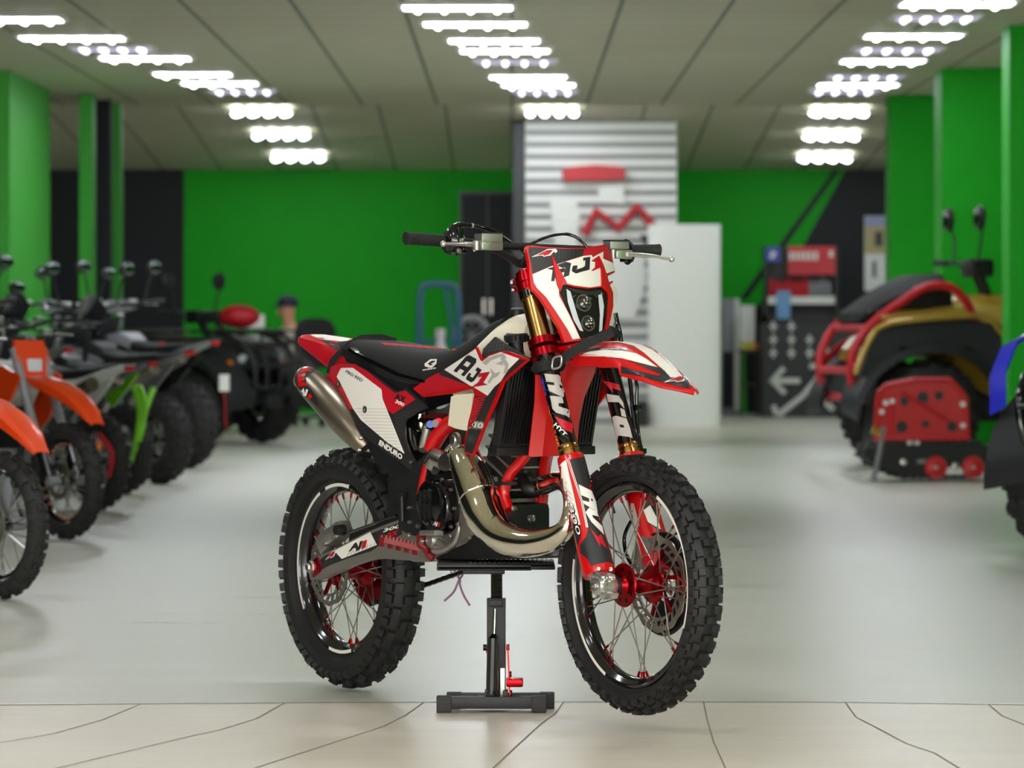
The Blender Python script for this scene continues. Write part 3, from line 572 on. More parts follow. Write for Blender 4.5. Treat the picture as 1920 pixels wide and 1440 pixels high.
ol = Z2((975, 515), (1100, 430), (1215, 370), (1385, 257), (1455, 203), (1492, 298), (1545, 262), (1640, 232), (1700, 238), (1848, 295), (1660, 462), (1602, 605), (1515, 805), (1430, 1022), (1358, 995), (1368, 900), (1390, 770), (1410, 700), (1437, 562), (1425, 512), (1270, 552), (1060, 580))
panel(m, ol, vs_, .006, 10); bv = m.bvh()
decal(m, bv, Z2((985, 515), (1100, 440), (1158, 405), (1425, 500), (1405, 500), (1250, 520), (1060, 560)), CRIM, 1)
decal(m, bv, Z2((1155, 400), (1214, 374), (1402, 490), (1425, 502)), CRB, 2)
decal(m, bv, Z2((1215, 372), (1385, 260), (1450, 216), (1484, 300), (1500, 310), (1550, 272), (1640, 240), (1778, 290), (1690, 377), (1640, 460), (1592, 500), (1540, 568), (1432, 502), (1404, 490)), WHT, 2)
decal(m, bv, Z2((1692, 378), (1782, 293), (1828, 300), (1640, 460), (1582, 600), (1500, 795), (1424, 1005), (1366, 985), (1378, 900), (1400, 770), (1420, 690), (1445, 570), (1538, 570), (1594, 502), (1640, 465)), CRB, 1)
for k in range(9): decal(m, bv, Z2((1438-k*5, 590+k*20), (1470-k*4, 578+k*20), (1530-k*9, 572+k*20), (1532-k*9, 580+k*20), (1475-k*4, 592+k*20), (1436-k*5, 608+k*20)), CRIM, 2)
GAs = ((.0, 1.0), (.36, .3), (.74, .26))
o0 = z1(2, 1285, 385); ey = (23, -34)
for g_, a, w_, ink in ((GA, (1285, 382), (80, 42), CRB), (GJ, (1372, 440), (55, 34), CRB)): glyph(m, bv, g_, z1(2, *a), (w_[0]/4, w_[1]/4), (27, -31) if g_ is GA else (18, -25), ink, 3)
decal(m, bv, Z2((1480, 400), (1562, 388), (1510, 470), (1545, 485), (1420, 505), (1470, 470), (1500, 425), (1470, 430)), CRIM, 4)
for q in (((1500, 320), (1540, 285), (1600, 262), (1660, 250), (1690, 290), (1640, 275), (1570, 300), (1530, 340)), ((1650, 255), (1700, 330), (1690, 390), (1660, 405), (1672, 350), (1640, 290)), ((1600, 330), (1650, 305), (1660, 345), (1640, 335)), ((1560, 360), (1600, 400), (1640, 385), (1620, 420), (1580, 440), (1560, 475), (1540, 470), (1575, 410))): decal(m, bv, Z2(*q), GRY, 3)
for mt_, bo_, g_ in ((WHT, .13, 5), (CRB, .085, 3)): letters(m, bv, 'K10', z1(2, 1394-g_, 808+g_), (27+g_*.5, 2.5), (2, -13-g_*.5), mt_, 3 if mt_ is WHT else 4, bo_)
letters(m, bv, 'K', z1(2, 1396, 806), (11, 1), (2, -14), RED, 5, .05); letters(m, bv, '10', z1(2, 1444, 808), (15, 1.5), (2, -11), WHT, 5, .04)
sh = obj('radiator_shroud', m, bike)
m2 = panel(MB(RED), ol, vs_, .006, 16).mirror(); obj('radiator_shroud', m2, bike)
m = MB(CRB); vt = lambda u, zz: .13-.35*max(0, zz-1.0)
ol = Z2((1488, 285), (1505, 215), (1590, 126), (1700, 203), (1846, 290), (1700, 240), (1640, 234), (1545, 264), (1495, 300)); panel(m, ol, vt, .006, 10); bv = m.bvh()
for i in range(6):
    for j in range(3): decal(m, bv, Z2((1510+i*26+j*8, 250-i*4-j*28), (1524+i*26+j*8, 240-i*4-j*28), (1530+i*26+j*8, 224-i*4-j*28), (1518+i*26+j*8, 226-i*4-j*28)), STR, 1)
obj('tank_guard', m, bike)
# black subframe and airbox plastics under the seat
m = MB(BLK); va = lambda u, zz: .098
panel(m, Z2((455, 215), (540, 235), (700, 310), (870, 395), (985, 450), (1060, 440), (985, 510), (1060, 580), (1270, 552), (1250, 600), (1090, 700), (900, 560), (640, 400), (520, 310), (430, 260)), va, .16, 20); obj('airbox', m, bike)
m = MB(GLB); panel(m, Z2((500, 205), (545, 240), (700, 312), (870, 398), (1060, 452), (1060, 470), (860, 420), (690, 335), (530, 255), (480, 225)), lambda u, zz: .112, .02, 20); obj('seat_rail', m, bike)
m = MB(GLB); panel(m, Z2((1060, 580), (1270, 555), (1260, 620), (1110, 670), (960, 735), (925, 780), (915, 770), (935, 735), (1000, 700), (1095, 660)), lambda u, zz: .11, .03, 20)
panel(m, Z2((915, 780), (970, 750), (985, 840), (1000, 980), (940, 970)), lambda u, zz: .1, .01, 20); obj('air_duct', m, bike)
m = MB(CHR); panel(m, Z2((925, 800), (968, 815), (1000, 980), (935, 968)), lambda u, zz: .108-.06*(u+1.0), .006, 20); obj('heat_shield', m, bike)
# ---- tail
m = MB(CRIM); TS = [(-1.755, 1.062, .042, .016, .003), (-1.72, 1.062, .058, .026, .004), (-1.62, 1.054, .068, .05, .005), (-1.52, 1.044, .075, .075, .005), (-1.42, 1.03, .082, .085, .005)]
rows = lerp_rows(TS, 4); m.loft([fender_ring(*r)+list(reversed(fender_ring(*r, .0035))) for r in rows]); bv = m.bvh()
decal(m, bv, Z2((190, 92), (505, 140), (480, 165), (300, 148), (220, 120)), WHT, 1)
decal(m, bv, Z2((280, 148), (470, 185), (440, 240), (380, 215)), BLK, 1)
obj('fender', m, bike)
m = MB(CRIM); panel(m, Z2((370, 290), (440, 250), (540, 325), (430, 322), (350, 350)), lambda u, zz: .085, .01, 20); obj('tail_bracket', m, bike)
s = MB(STRAP); band([P(*z1(2, 850, 158), -.03), P(*z1(2, 740, 128), 0.0), P(*z1(2, 590, 132), .03), P(*z1(2, 500, 180), .07), P(*z1(2, 420, 255), .094), P(*z1(2, 375, 305), .1), P(*z1(2, 345, 400), .1)], .018, .004); obj('strap', s, bike, 60)
# ---- exhaust
m = MB(CHR); pp = [(325, 318, 62, .115), (345, 355, 92, .12), (400, 430, 135, .125), (480, 580, 176, .128), (557, 780, 199, .13), (622, 965, 195, .132), (725, 1110, 172, .13), (870, 1195, 155, .125), (1075, 1225, 130, .115), (1290, 1172, 108, .10), (1400, 1070, 88, .09), (1440, 920, 74, .075), (1435, 760, 72, .05), (1400, 665, 84, .03), (1320, 632, 88, .012), (1200, 660, 93, .0), (1110, 670, 92, -.005), (1020, 620, 80, -.005), (960, 560, 62, -.005)]
m.tube([P(*z1('E', x, y), v) for x, y, r, v in pp], [r/5.141*.00153 for x, y, r, v in pp], 40, 6)
for i, sc in ((4, 1.012), (1, 1.05), (15, 1.03)):
    x, y, r, v = pp[i]; a = P(*z1('E', x, y), v); t = (P(*z1('E', *pp[i+1][:2]), pp[i+1][3])-P(*z1('E', *pp[i-1][:2]), pp[i-1][3])).normalized(); R_ = r/5.141*.00153*sc
    m.lathe([(R_*.98, -.004), (R_, -.002), (R_*1.012, 0), (R_, .002), (R_*.98, .004)], a, t, 40)
pipe = obj('exhaust_pipe', m, bike, 30)
b = MB(STL); b.lathe([(0, .016), (.011, .016), (.014, .012), (.022, .010), (.022, 0), (0, 0)], P(*z1('E', 345, 232), .155), (0, -1, 0), 24); b.beam(P(*z1('E', 350, 240), .13), P(*z1('E', 330, 330), .13), .01, .02, up=(0, 1, 0)); obj('exhaust_mount', b, bike)
m = MB(TI); sl = [(628, 955, 84, .095), (560, 872, 112, .11), (450, 740, 136, .125), (330, 600, 140, .135), (215, 480, 128, .14), (165, 432, 104, .14)]
m.tube([P(*z1(2, x, y), v) for x, y, r, v in sl], [r/4*.00158*.86 for x, y, r, v in sl], 36, 5, flat=1.0)
bv = m.bvh()
decal(m, bv, z(2, (150, 345), (230, 350), (245, 385), (175, 420), (170, 480), (215, 520), (262, 590), (262, 655), (180, 570), (110, 490), (112, 400)), CRB, 1, 9)
decal(m, bv, z(2, (115, 400), (160, 365), (215, 360), (170, 410), (160, 470), (200, 490), (120, 500)), RED, 2, 9)
for k in range(3): decal(m, bv, z(2, (125+k*6, 400+k*30), (200-k*10, 385+k*32), (200-k*10, 391+k*32), (130+k*6, 412+k*30)), BLK, 3)
letters(m, bv, 'AJ', z1(2, 112, 545), (17, 8), (4, -13), WHT, 4, .06); letters(m, bv, '1', z1(2, 190, 580), (7, 3), (2, -7), RED, 4, .06)
q0 = P(*z1(2, 165, 432), .14); qd = (P(*z1(2, 165, 432), .14)-P(*z1(2, 330, 600), .135)).normalized()
m.use(STL).lathe([(.037, -.006), (.0385, 0), (.036, .006), (.022, .018), (.012, .02), (.012, .0)], q0, qd, 32)
for x, y in ((585, 885), (575, 975)): bolt(m, P(*z1(2, x, y), .14), .006, (-.3, -1, 0), m=STL)
obj('muffler', m, bike, 30)
# ---- frame, radiators, engine
m = MB(RED)
m.tube(pathP('E', [(1150, 120, .02), (1000, 390, .055), (870, 540, .065), (810, 680, .07), (805, 790, .072), (850, 905, .072)]), .0155, 16, 4)
m.tube(pathP('E', [(1230, 300, -.02), (1190, 480, -.05), (1165, 760, -.06), (1150, 900, -.06), (1140, 1030, -.06)]), .0185, 16, 4)
m.tube([P(*z1('E', 1160, 60), .0), V((-.36, 0, 1.08))], .03, 18)
m.tube(pathP('E', [(560, -40, .06), (300, 60, .085), (170, 180, .095), (90, 330, .105)]), [.026, .024, .024, .022], 16, 4)
m.tube(pathP('E', [(120, 280, .1), (80, 420, .112), (30, 600, .12), (0, 760, .12)]), .014, 12, 4)
for k, (x0, x1, y) in enumerate(((1040, 1112, 28), (1015, 1082, 150))): m.tube([P(*z1('E', x0, y), .05), P(*z1('E', x1, y+2), .03)], .0022, 8)
m.use(BLK).box(P(*z1('E', 820, 648), .07), (.045, .04, .01)); bolt(m, P(*z1('E', 1058, 990), .0), .012, (.3, -.9, 0), m=STL); bolt(m, P(*z1('E', 895, 890), .09), .008, (.3, -.9, 0), m=STL)
obj('frame', m, bike)
for s in (1, -1):
    m = MB(BLK); u0 = V((-.415, -.10*s, .985)); u1 = V((-.475, -.10*s, .755)); ax_ = (u1-u0).normalized()
    m.beam(u0, u1, .118, .035, up=(1, 0, -.2), bev=.004)
    for k in range(11):
        y = -.048+k*.0096; m.use(GLB).beam(u0+V((.022, y, -.01)), u1+V((.022, y, .01)), .0022, .006, up=(1, 0, -.2))
    m.use(BLK).beam(u0+V((-.01, -.06, .01)), u0+V((-.01, .06, .01)), .045, .02, bev=.004); m.beam(u1+V((.0, -.065, -.012)), u1+V((0, .065, -.012)), .05, .024, bev=.004)
    if s == 1:
        b = MB(STL); bolt(b, P(*z1('E', 970, 200), .045), .008, (.8, -.4, 0)); obj('fastener', b, bike)
    obj('radiator', m, bike)
GRP_ = mat('fitting_grey', (120, 120, 124), .5); m = MB(ALU)                                                        # engine block and cylinder
m.box((-.74, 0, .56), (.30, .2, .2), (0, -.1, 0), .03); m.use(BLK).box((-.61, 0, .70), (.13, .13, .16), (0, .45, 0), .02); m.box((-.565, 0, .79), (.14, .12, .05), (0, .45, 0), .012)
m.use(ALU)
for k in range(4): m.box((-.63+k*.016, 0, .66+k*.032), (.135, .14, .006), (0, .45, 0))
c0 = P(*z1('E', 205, 880), .11)
m.use(GLB).lathe([(.078, -.03), (.078, .022), (.072, .032), (0, .034)], c0, (0, -1, 0), 48)
m.lathe([(.066, .03), (.064, .038), (.045, .044), (0, .046)], c0+V((-.016, 0, .012)), (0, -1, 0), 40)
for j in range(3):
    for k in range(22): m.use(BLK).box(c0+V((-.05+j*.026+(.004 if k % 2 else 0), -.045, -.045+k*.0042+j*.004)), (.019, .004, .002), (0, .35, 0))
bv = m.bvh(); letters(m, bv, 'AJ', z1('E', 108, 1062), (9, 1), (2, -9), WHT, 2, .06); letters(m, bv, '1', z1('E', 160, 1066), (4, .5), (2, -8), RED, 2, .06)
for k in range(9):
    a = 2*PI*k/9; bolt(m, c0+V((math.cos(a)*.082, -.012, math.sin(a)*.082)), .005, m=STL)
m.use(STL).tube(pathP('E', [(110, 470, .12), (150, 400, .12), (240, 440, .12)]), .028, 20); m.use(GLB).lathe([(.03, 0), (.034, .004), (.034, .02), (.02, .024), (0, .024)], P(*z1('E', 185, 450), .11), (0, -1, 0), 28)
m.use(STL).tube(pathP('E', [(200, 250, .04), (260, 190, .05), (350, 150, .06)]), .026, 16); m.use(BLK).tube(pathP('E', [(690, 640, .05), (720, 540, .05), (750, 470, .05), (780, 420, .03)]), .014, 14, 3); m.use(GLD).tube(pathP('E', [(752, 512, .05), (758, 490, .05)]), .0165, 16)
m.use(ORG).box(P(*z1('E', 45, 790), .105), (.03, .02, .014)); m.use(WHT).box(P(*z1('E', 45, 835), .105), (.03, .02, .012))
m.use(CHR).ball(P(*z1(2, 1035, 790), .06), .018, 1.2, 1, 1.3); m.use(ALU).tube(pathP('E', [(60, 130, .08), (30, 260, .09), (20, 330, .1)]), .014, 14)
m.use(BLU).cyl(P(*z1('E', 85, 80), .10), P(*z1('E', 85, 80), .125), .011, 16); m.use(GRP_).cyl(P(*z1('E', 130, 75), .09), P(*z1('E', 134, 72), .118), .011, 18); m.use(ARED).cyl(P(*z1('E', 165, 60), .09), P(*z1('E', 165, 60), .11), .012, 18)
m.use(BLK).tube(pathP('E', [(1000, 520, .0), (980, 600, .01), (1040, 700, .02), (1120, 720, .0)]), .02, 14, 3); m.box((-.64, .0, .52), (.2, .15, .15), None, .02)
obj('engine', m, bike)
m = MB(ALU)                                                       # brake pedal and casings by the peg
m.tube(pathP('E', [(345, 1045, .14), (365, 1080, .15), (350, 1160, .15), (310, 1240, .15), (220, 1290, .15), (130, 1290, .15)]), [.005, .006, .007, .008, .012, .012], 12, 3)
m.beam(P(*z1('E', 20, 1130), .17), P(*z1('E', 170, 1130), .17), .03, .012, bev=.002)
for k in range(7): m.box(P(*z1('E', 25+k*22, 1122), .17), (.006, .02, .012))
m.lathe([(0, .02), (.018, .02), (.022, .014), (.022, -.01)], P(*z1('E', 130, 1195), .14), (0, -1, 0), 24); m.tube(pathP('E', [(130, 1190, .14), (190, 1240, .14), (220, 1290, .14)]), .012, 12, 2)
for x, y in ((360, 1045), (285, 1158), (205, 1290), (460, 1170)): bolt(m, P(*z1('E', x, y), .15), .007, m=STL)
obj('brake_pedal', m, bike)
m = MB(BLK); plate(m, z(4, (535, 1195), (640, 1160), (800, 1090), (880, 990), (1000, 1110), (1190, 1195), (1345, 1206), (1330, 1226), (540, 1230)), .105, .21, 30); obj('skid_plate', m, bike)
# frame guard and inner fender (black plastic) on the visible side
m = MB(BLK); vg = lambda u, zz: .125
panel(m, z(4, (490, 285), (505, 330), (450, 560), (410, 780), (415, 900), (400, 1040), (290, 1010), (215, 960), (222, 700), (150, 560), (290, 500), (370, 400), (400, 370)), vg, .03, 20)
panel(m, z(2, (600, 878), (640, 895), (720, 955), (870, 1057), (978, 1140), (900, 1195), (830, 1180), (700, 1080)), lambda u, zz: .105, .02, 20)
panel(m, z(3, (650, 225), (760, 190), (800, 330), (800, 480), (715, 470), (640, 440), (655, 330)), lambda u, zz: .085, .15, 20)
m.tube(pathP(4, [(245, 690, .135), (250, 900, .135)]), .007, 12); m.box(P(*z1(4, 245, 672), .135), (.03, .02, .012), None, .002)
for x, y in ((305, 785), (310, 910), (380, 945), (325, 400)): bolt(m, P(*z1(4, x, y), .127), .006, m=STL)
obj('frame_guard', m, bike)
m = MB(BLK)
m.loft([[V((-1.05+.1*math.cos(a)*0+dx, y, zc)) for y in (-.07, -.03, .03, .07)]+[V((-1.045+dx, y, zc)) for y in (.07, .03, -.03, -.07)] for dx, zc, a in ((-.12, .82, 0), (-.05, .72, 0), (-.01, .6, 0), (.0, .5, 0))]); obj('inner_fender', m, bike)
# ---- swingarm
m = MB(ALU); SW = z(3, (205, 700), (240, 680), (370, 618), (540, 530), (640, 490), (720, 462), (760, 470), (860, 560), (950, 620), (960, 650), (870, 692), (740, 692), (620, 682), (520, 692), (430, 722), (330, 768), (250, 802), (215, 802), (203, 750))
for s in (1, -1):
    a = MB(ALU); panel(a, SW, lambda u, zz: .118-.02*max(0, -1.1-u)*0, .034, 14)
    if s == 1:
        bv = a.bvh(); Z3 = lambda *p: z(3, *p)
        decal(a, bv, Z3((300, 665), (385, 628), (560, 540), (720, 480), (724, 500), (735, 545), (610, 605), (560, 640), (430, 680), (330, 718), (280, 745), (270, 690)), CRB, 1)
        decal(a, bv, Z3((352, 638), (555, 532), (592, 605), (395, 684)), WHT, 2)
        for k in range(8): decal(a, bv, Z3((420+k*22, 672-k*9), (440+k*20, 640-k*7), (444+k*20, 640-k*7), (426+k*22, 670-k*9)), GRY, 3)
        letters(a, bv, 'AJ', z1(3, 430, 655), (23, -7), (5, -18), CRB, 4, .06); letters(a, bv, '1', z1(3, 505, 630), (8, -3), (3, -15), CRIM, 4, .06)
        letters(a, bv, '300', z1(3, 625, 535), (32, -9), (3, -7), WHT, 2, .03); letters(a, bv, 'AX', z1(3, 640, 568), (22, -6), (4, -11), RED, 2, .06)
        bird(a, bv, z1(3, 300, 695), (23, -10), (2, -13), 3)
        m.v, m.f, m.m, m.mats = list(a.v), list(a.f), list(a.m), list(a.mats)
    else:
        b = panel(MB(ALU), SW, lambda u, zz: .118, .034, 30).mirror(); k0 = len(m.v); m.v += b.v; m.f += [tuple(k0+i for i in f) for f in b.f]; m.m += [0]*len(b.f)
m.use(ALU).box((-1.0, 0, .45), (.06, .19, .08), None, .01)
sw = obj('swingarm', m, bike)
m = MB(BLK); panel(m, z(3, (440, 545), (500, 505), (720, 430), (720, 462), (640, 488), (540, 528), (430, 585)), lambda u, zz: .112, .03, 20); obj('chain_guard', m, bike)
m = MB(ARED); c0 = P(*z1(3, 235, 730), .12); m.box(c0+V((.012, 0, .0)), (.05, .012, .045), (0, -.45, 0), .003); m.use(STL).lathe([(0, .022), (.01, .022), (.012, .016), (.019, .014), (.019, 0)], c0+V((-.005, 0, 0)), (0, -1, 0), 6); m.lathe([(.021, 0), (.021, .008), (.012, .009)], c0+V((-.005, 0, 0)), (0, -1, 0), 24); obj('axle_block', m, sw)
m = MB(ALU); cc = P(*z1(3, 370, 540), .1); m.box(cc, (.10, .05, .05), (0, -.4, 0), .012); m.box(P(*z1(3, 300, 590), .095), (.06, .03, .06), (0, -.6, 0), .01); m.use(BLK).lathe([(0, .03), (.014, .03), (.016, .02), (.016, 0)], P(*z1(3, 405, 520), .12), (0, -1, 0), 20)
for x, y in ((300, 600), (350, 560)): bolt(m, P(*z1(3, x, y), .125), .007, m=STL)
m.use(GLB).tube(pathP(3, [(400, 560, .12), (450, 530, .13), (560, 490, .13), (700, 440, .12)]), .004, 8, 3); obj('brake_caliper', m, sw)
m = MB(ALU); m.box(V(FC)+V((-.075, .082, .085)), (.07, .05, .09), (0, .5, 0), .012); obj('brake_caliper', m, bike)
# foot pegs
m = MB(PEG); a = P(716, 1016, .235); b = P(784, 1033, .15)
d = (b-a)
for off in (-.012, .012):
    m.beam(a+V((off, 0, .006)), b+V((off, 0, .006)), .005, .014)
    for k in range(9): m.prism([a+d*((k+.5+q)/10)+V((off-.003, 0, h)) for q, h in ((-.45, .010), (.45, .010), (.2, .021), (-.2, .021))], (.006, 0, 0))
for k in range(5): m.beam(a+d*(k/4.4)+V((-.012, 0, 0)), a+d*(k/4.4)+V((.012, 0, 0)), .004, .026)
m.tube(pathP(4, [(400, 1090, .15), (450, 1130, .14), (470, 1180, .13), (515, 1222, .12)]), [.014, .012, .011, .012], 10, 2); m.box(P(*z1(4, 415, 1075), .145), (.03, .02, .04), None, .004)
for x, y in ((415, 1072), (305, 1025)): bolt(m, P(*z1(4, x, y), .165), .008, m=STL)
obj('foot_peg', m, bike)
m = MB(HOSE)
m.tube([P(*z1(4, x, y), .06) for x, y in ((722, 1365), (745, 1420))]+[P(*z1(6, x, y), .06) for x, y in ((340, 290), (300, 380), (228, 450))], .0032, 10, 4)
m.tube([P(*z1(6, x, y), .05) for x, y in ((370, 246), (345, 300), (375, 400), (425, 485))], .0032, 10, 4); obj('drain_hose', m, bike)
# ------------------------------------------------------------------ lift stand (faces the camera)
SD = FD(1336.6); st = thing('bike_lift_stand', 'black lift stand with red foot lever propping up the red dirt bike', 'stand', (W(925, 1336, SD+.1).x, SD+.08-DCAM, 0))
SI = Matrix.Translation(-st.location)
def T6(x, y, d=SD+.08): px, py = z1_6(x, y); return SI @ W(px, py, d)
def z1_6(x, y): return (780+x/4.235, 1020+y/4.235)
def flat6(mb, x0, y0, x1, y1, d0, d1, bev=.003):
    a = T6(x0, y0, d0); b = T6(x1, y1, d0); mb.box(((a.x+b.x)/2, (a.y+d1-d0+a.y)/2, (a.z+b.z)/2), (abs(b.x-a.x), d1-d0, abs(b.z-a.z)), None, bev); return mb
PBK = mat('black_powder_coat', (9, 9, 10), .45, spec=.35, bump=.1, bs=400)
m = MB(PBK)
for d0, x0, x1 in ((SD, 162, 1035), (SD+.12, 243, 1100)):
    a = W(*z1_6(x0, 0), d0)-st.location; b = W(*z1_6(x1, 0), d0)-st.location
    m.use(PBK).box(((a.x+b.x)/2, a.y+.02, .028), (b.x-a.x-.02, .036, .034), None, .002)
    for q, e in ((a.x, 1), (b.x, -1)):
        m.use(RUB).box((q+e*.021, a.y+.02, .0235), (.042, .046, .046), None, .003)
        for k in range(4): m.box((q+e*.021, a.y-.0035, .010+k*.010), (.038, .002, .004))
for x in (-.03, .03): m.use(PBK).box((x, .0, .03), (.03, .12, .02))
base = obj('base', m, st)
m = MB(PBK); flat6(m, 562, 432, 712, 1240, SD+.06, SD+.10); flat6(m, 580, 445, 690, 500, SD+.045, SD+.06); m.use(STL); flat6(m, 668, 985, 705, 1225, SD+.045, SD+.06, .001); m.use(PBK)
for x0 in (545, 690): flat6(m, x0, 1165, x0+40, 1235, SD+.03, SD+.1)
flat6(m, 560, 1165, 630, 1225, SD+.02, SD+.05, .008); obj('column', m, st)
m = MB(mat('dark_thread', (52, 48, 44), .5, .6)); a = T6(640, 205, SD+.08); b = T6(640, 520, SD+.08); r_ = .0175; n = 46
m.lathe([(0, 0)]+[(r_ if i % 2 else r_-.0022, (b-a).length*i/n) for i in range(n+1)]+[(0, (b-a).length)], a, b-a, 28); obj('threaded_post', m, st, 20)
m = MB(PBK); flat6(m, 165, 175, 1105, 205, SD-.02, SD+.19); flat6(m, 370, 200, 705, 240, SD, SD+.18); flat6(m, 165, 160, 920, 212, SD-.02, SD+.18, .004)
m.use(RUB)
for k in range(18): flat6(m, 420+k*38, 143, 445+k*38, 156, SD, SD+.17, .001)
flat6(m, 165, 151, 1100, 168, SD-.01, SD+.18); bolt(m, T6(292, 215, SD), .008, (0, 0, -1), m=STL); obj('top_plate', m, st)
m = MB(GLB); m.cyl(T6(612, 745, SD+.02), T6(602, 1160, SD+.02), .0165, 28); m.cyl(T6(620, 728, SD+.03), T6(612, 760, SD+.02), .009, 20, .013); m.cyl(T6(600, 1150, SD+.02), T6(598, 1190, SD+.02), .012, 16)
m.use(CHR).cyl(T6(628, 515, SD+.04), T6(620, 735, SD+.03), .0042, 16); obj('gas_damper', m, st)
m = MB(ARED); m.beam(T6(728, 795, SD+.05), T6(745, 1200, SD+.05), .004, .022, up=(0, 1, 0)); m.beam(T6(555, 800, SD+.07), T6(560, 860, SD+.07), .004, .02, up=(0, 1, 0)); flat6(m, 715, 1070, 852, 1138, SD+.03, SD+.09, .006)
for x, y in ((728, 820), (545, 822), (745, 1035), (750, 1185)): m.use(PBK).cyl(T6(x-12, y, SD+.05), T6(x+14, y, SD+.05), .009, 14)
obj('foot_lever', m, st)
# ------------------------------------------------------------------ room
GRN = mat('green_wall_paint', (20, 156, 22), .6, var=.05, bs=3, spec=.2)
GRN2 = mat('lit_green_paint', (52, 156, 42), .5, var=.05, bs=3, spec=.3)  # same green paint, with the light on the left columns put into its colour
DRK = mat('charcoal_wall_paint', (22, 24, 29), .6, spec=.3)
WPL = mat('white_plastic', (226, 228, 226), .45)
GRP = mat('grey_plastic', (128, 130, 134), .5)
DGR = mat('dark_grey_panel', (56, 58, 64), .5)
def nodes(m): t = m.node_tree; return t, t.nodes['Principled BSDF'], t.links
def mth(t, op, a, b=None, c=None):
    n = t.nodes.new('ShaderNodeMath'); n.operation = op
    for i, x in enumerate((a, b, c)):
        if x is None: continue
        if hasattr(x, 'is_output'): t.links.new(x, n.inputs[i])
        else: n.inputs[i].default_value = x
    return n.outputs[0]
def mixc(t, f, a, b):
    n = t.nodes.new('ShaderNodeMix'); n.data_type = 'RGBA'
    t.links.new(f, n.inputs[0])
    for i, x in ((6, a), (7, b)):
        if hasattr(x, 'is_output'): t.links.new(x, n.inputs[i])
        else: n.inputs[i].default_value = x
    return n.outputs[2]
YF = FD(1318)-DCAM
fm = mat('polished_stone_floor', (196, 198, 188), .26); t, b, l = nodes(fm)
g = t.nodes.new('ShaderNodeNewGeometry'); sx = t.nodes.new('ShaderNodeSeparateXYZ'); l.new(g.outputs['Position'], sx.inputs[0])
mp = t.nodes.new('ShaderNodeMapping'); mp.inputs['Scale'].default_value = (.35, 2.6, 1); l.new(g.outputs['Position'], mp.inputs[0])
n1 = t.nodes.new('ShaderNodeTexNoise'); n1.inputs['Scale'].default_value = 1.6; n1.inputs['Detail'].default_value = 6; l.new(mp.outputs[0], n1.inputs['Vector'])
mp2 = t.nodes.new('ShaderNodeMapping'); mp2.inputs['Scale'].default_value = (1.2, 30, 1); l.new(g.outputs['Position'], mp2.inputs[0])
n2 = t.nodes.new('ShaderNodeTexNoise'); n2.inputs['Scale'].default_value = 1.5; n2.inputs['Detail'].default_value = 5; l.new(mp2.outputs[0], n2.inputs['Vector'])
far = mixc(t, n1.outputs['Fac'], lin((180, 180, 164)), lin((214, 213, 202)))
near = mixc(t, n2.outputs['Fac'], lin((206, 195, 178)), lin((230, 221, 208)))
isn = mth(t, 'LESS_THAN', sx.outputs[1], YF); l.new(mixc(t, isn, far, near), b.inputs['Base Color'])
n3 = t.nodes.new('ShaderNodeTexNoise'); n3.inputs['Scale'].default_value = 130; n3.inputs['Detail'].default_value = 4; l.new(g.outputs['Position'], n3.inputs['Vector'])
bp = t.nodes.new('ShaderNodeBump'); bp.inputs['Strength'].default_value = .12; bp.inputs['Distance'].default_value = .002; l.new(n3.outputs['Fac'], bp.inputs['Height']); l.new(bp.outputs[0], b.inputs['Normal'])
rg = t.nodes.new('ShaderNodeMapRange'); rg.inputs[3].default_value = .22; rg.inputs[4].default_value = .42; l.new(n1.outputs['Fac'], rg.inputs[0]); l.new(rg.outputs[0], b.inputs['Roughness'])
m = MB(fm); YB = 40.6; m.add([(-9, -14, 0), (9, -14, 0), (9, YB, 0), (-9, YB, 0)], [(0, 1, 2, 3)])
JNT = mat('floor_joint', (128, 122, 106), .7); m.use(JNT)
def fl(px, py, zz=.0012): q = W(px, py, FD(py)); return V((q.x, q.y, zz))
def joint(pts, w):
    p = [fl(*q) for q in pts]
    if w < .01: p.append(p[-1]+(p[-1]-p[-2]).normalized()*1.6)
    for a, b_ in zip(p[:-1], p[1:]):
        d_ = (b_-a).normalized(); s_ = V((-d_.y, d_.x, 0))*w/2; m.add([a+s_, b_+s_, b_-s_, a-s_], [(0, 1, 2, 3)])
joint([(-60, 1323), (280, 1320), (640, 1317.5), (1280, 1316), (1560, 1317), (1980, 1323)], .012)
for q in (((265, 1320), (195, 1349), (105, 1375), (0, 1393)), ((533, 1319), (480, 1348), (413, 1369), (360, 1380), (285, 1398)), ((795, 1317), (760, 1342), (720, 1362), (640, 1388)), ((1057, 1316), (1042, 1338), (1015, 1357), (965, 1403), (920, 1445)), ((1319, 1316), (1326, 1350), (1338, 1392), (1362, 1445)), ((1585, 1317), (1605, 1345), (1650, 1368), (1700, 1395), (1752, 1412), (1805, 1445)), ((1853, 1321), (1880, 1343), (1925, 1361))): joint(q, .0042)
struct('floor', m, ang=0, fix=False)
ZC = 3.1; DE = 41.0
cm = mat('ceiling_panels', (176, 172, 152), .6); t, b, l = nodes(cm)
g = t.nodes.new('ShaderNodeNewGeometry'); sx = t.nodes.new('ShaderNodeSeparateXYZ'); l.new(g.outputs['Position'], sx.inputs[0])
fx = mth(t, 'ABSOLUTE', mth(t, 'SUBTRACT', mth(t, 'FRACT', mth(t, 'ADD', mth(t, 'DIVIDE', sx.outputs[0], .69), 50.5)), .5)); lx = mth(t, 'LESS_THAN', fx, .022)
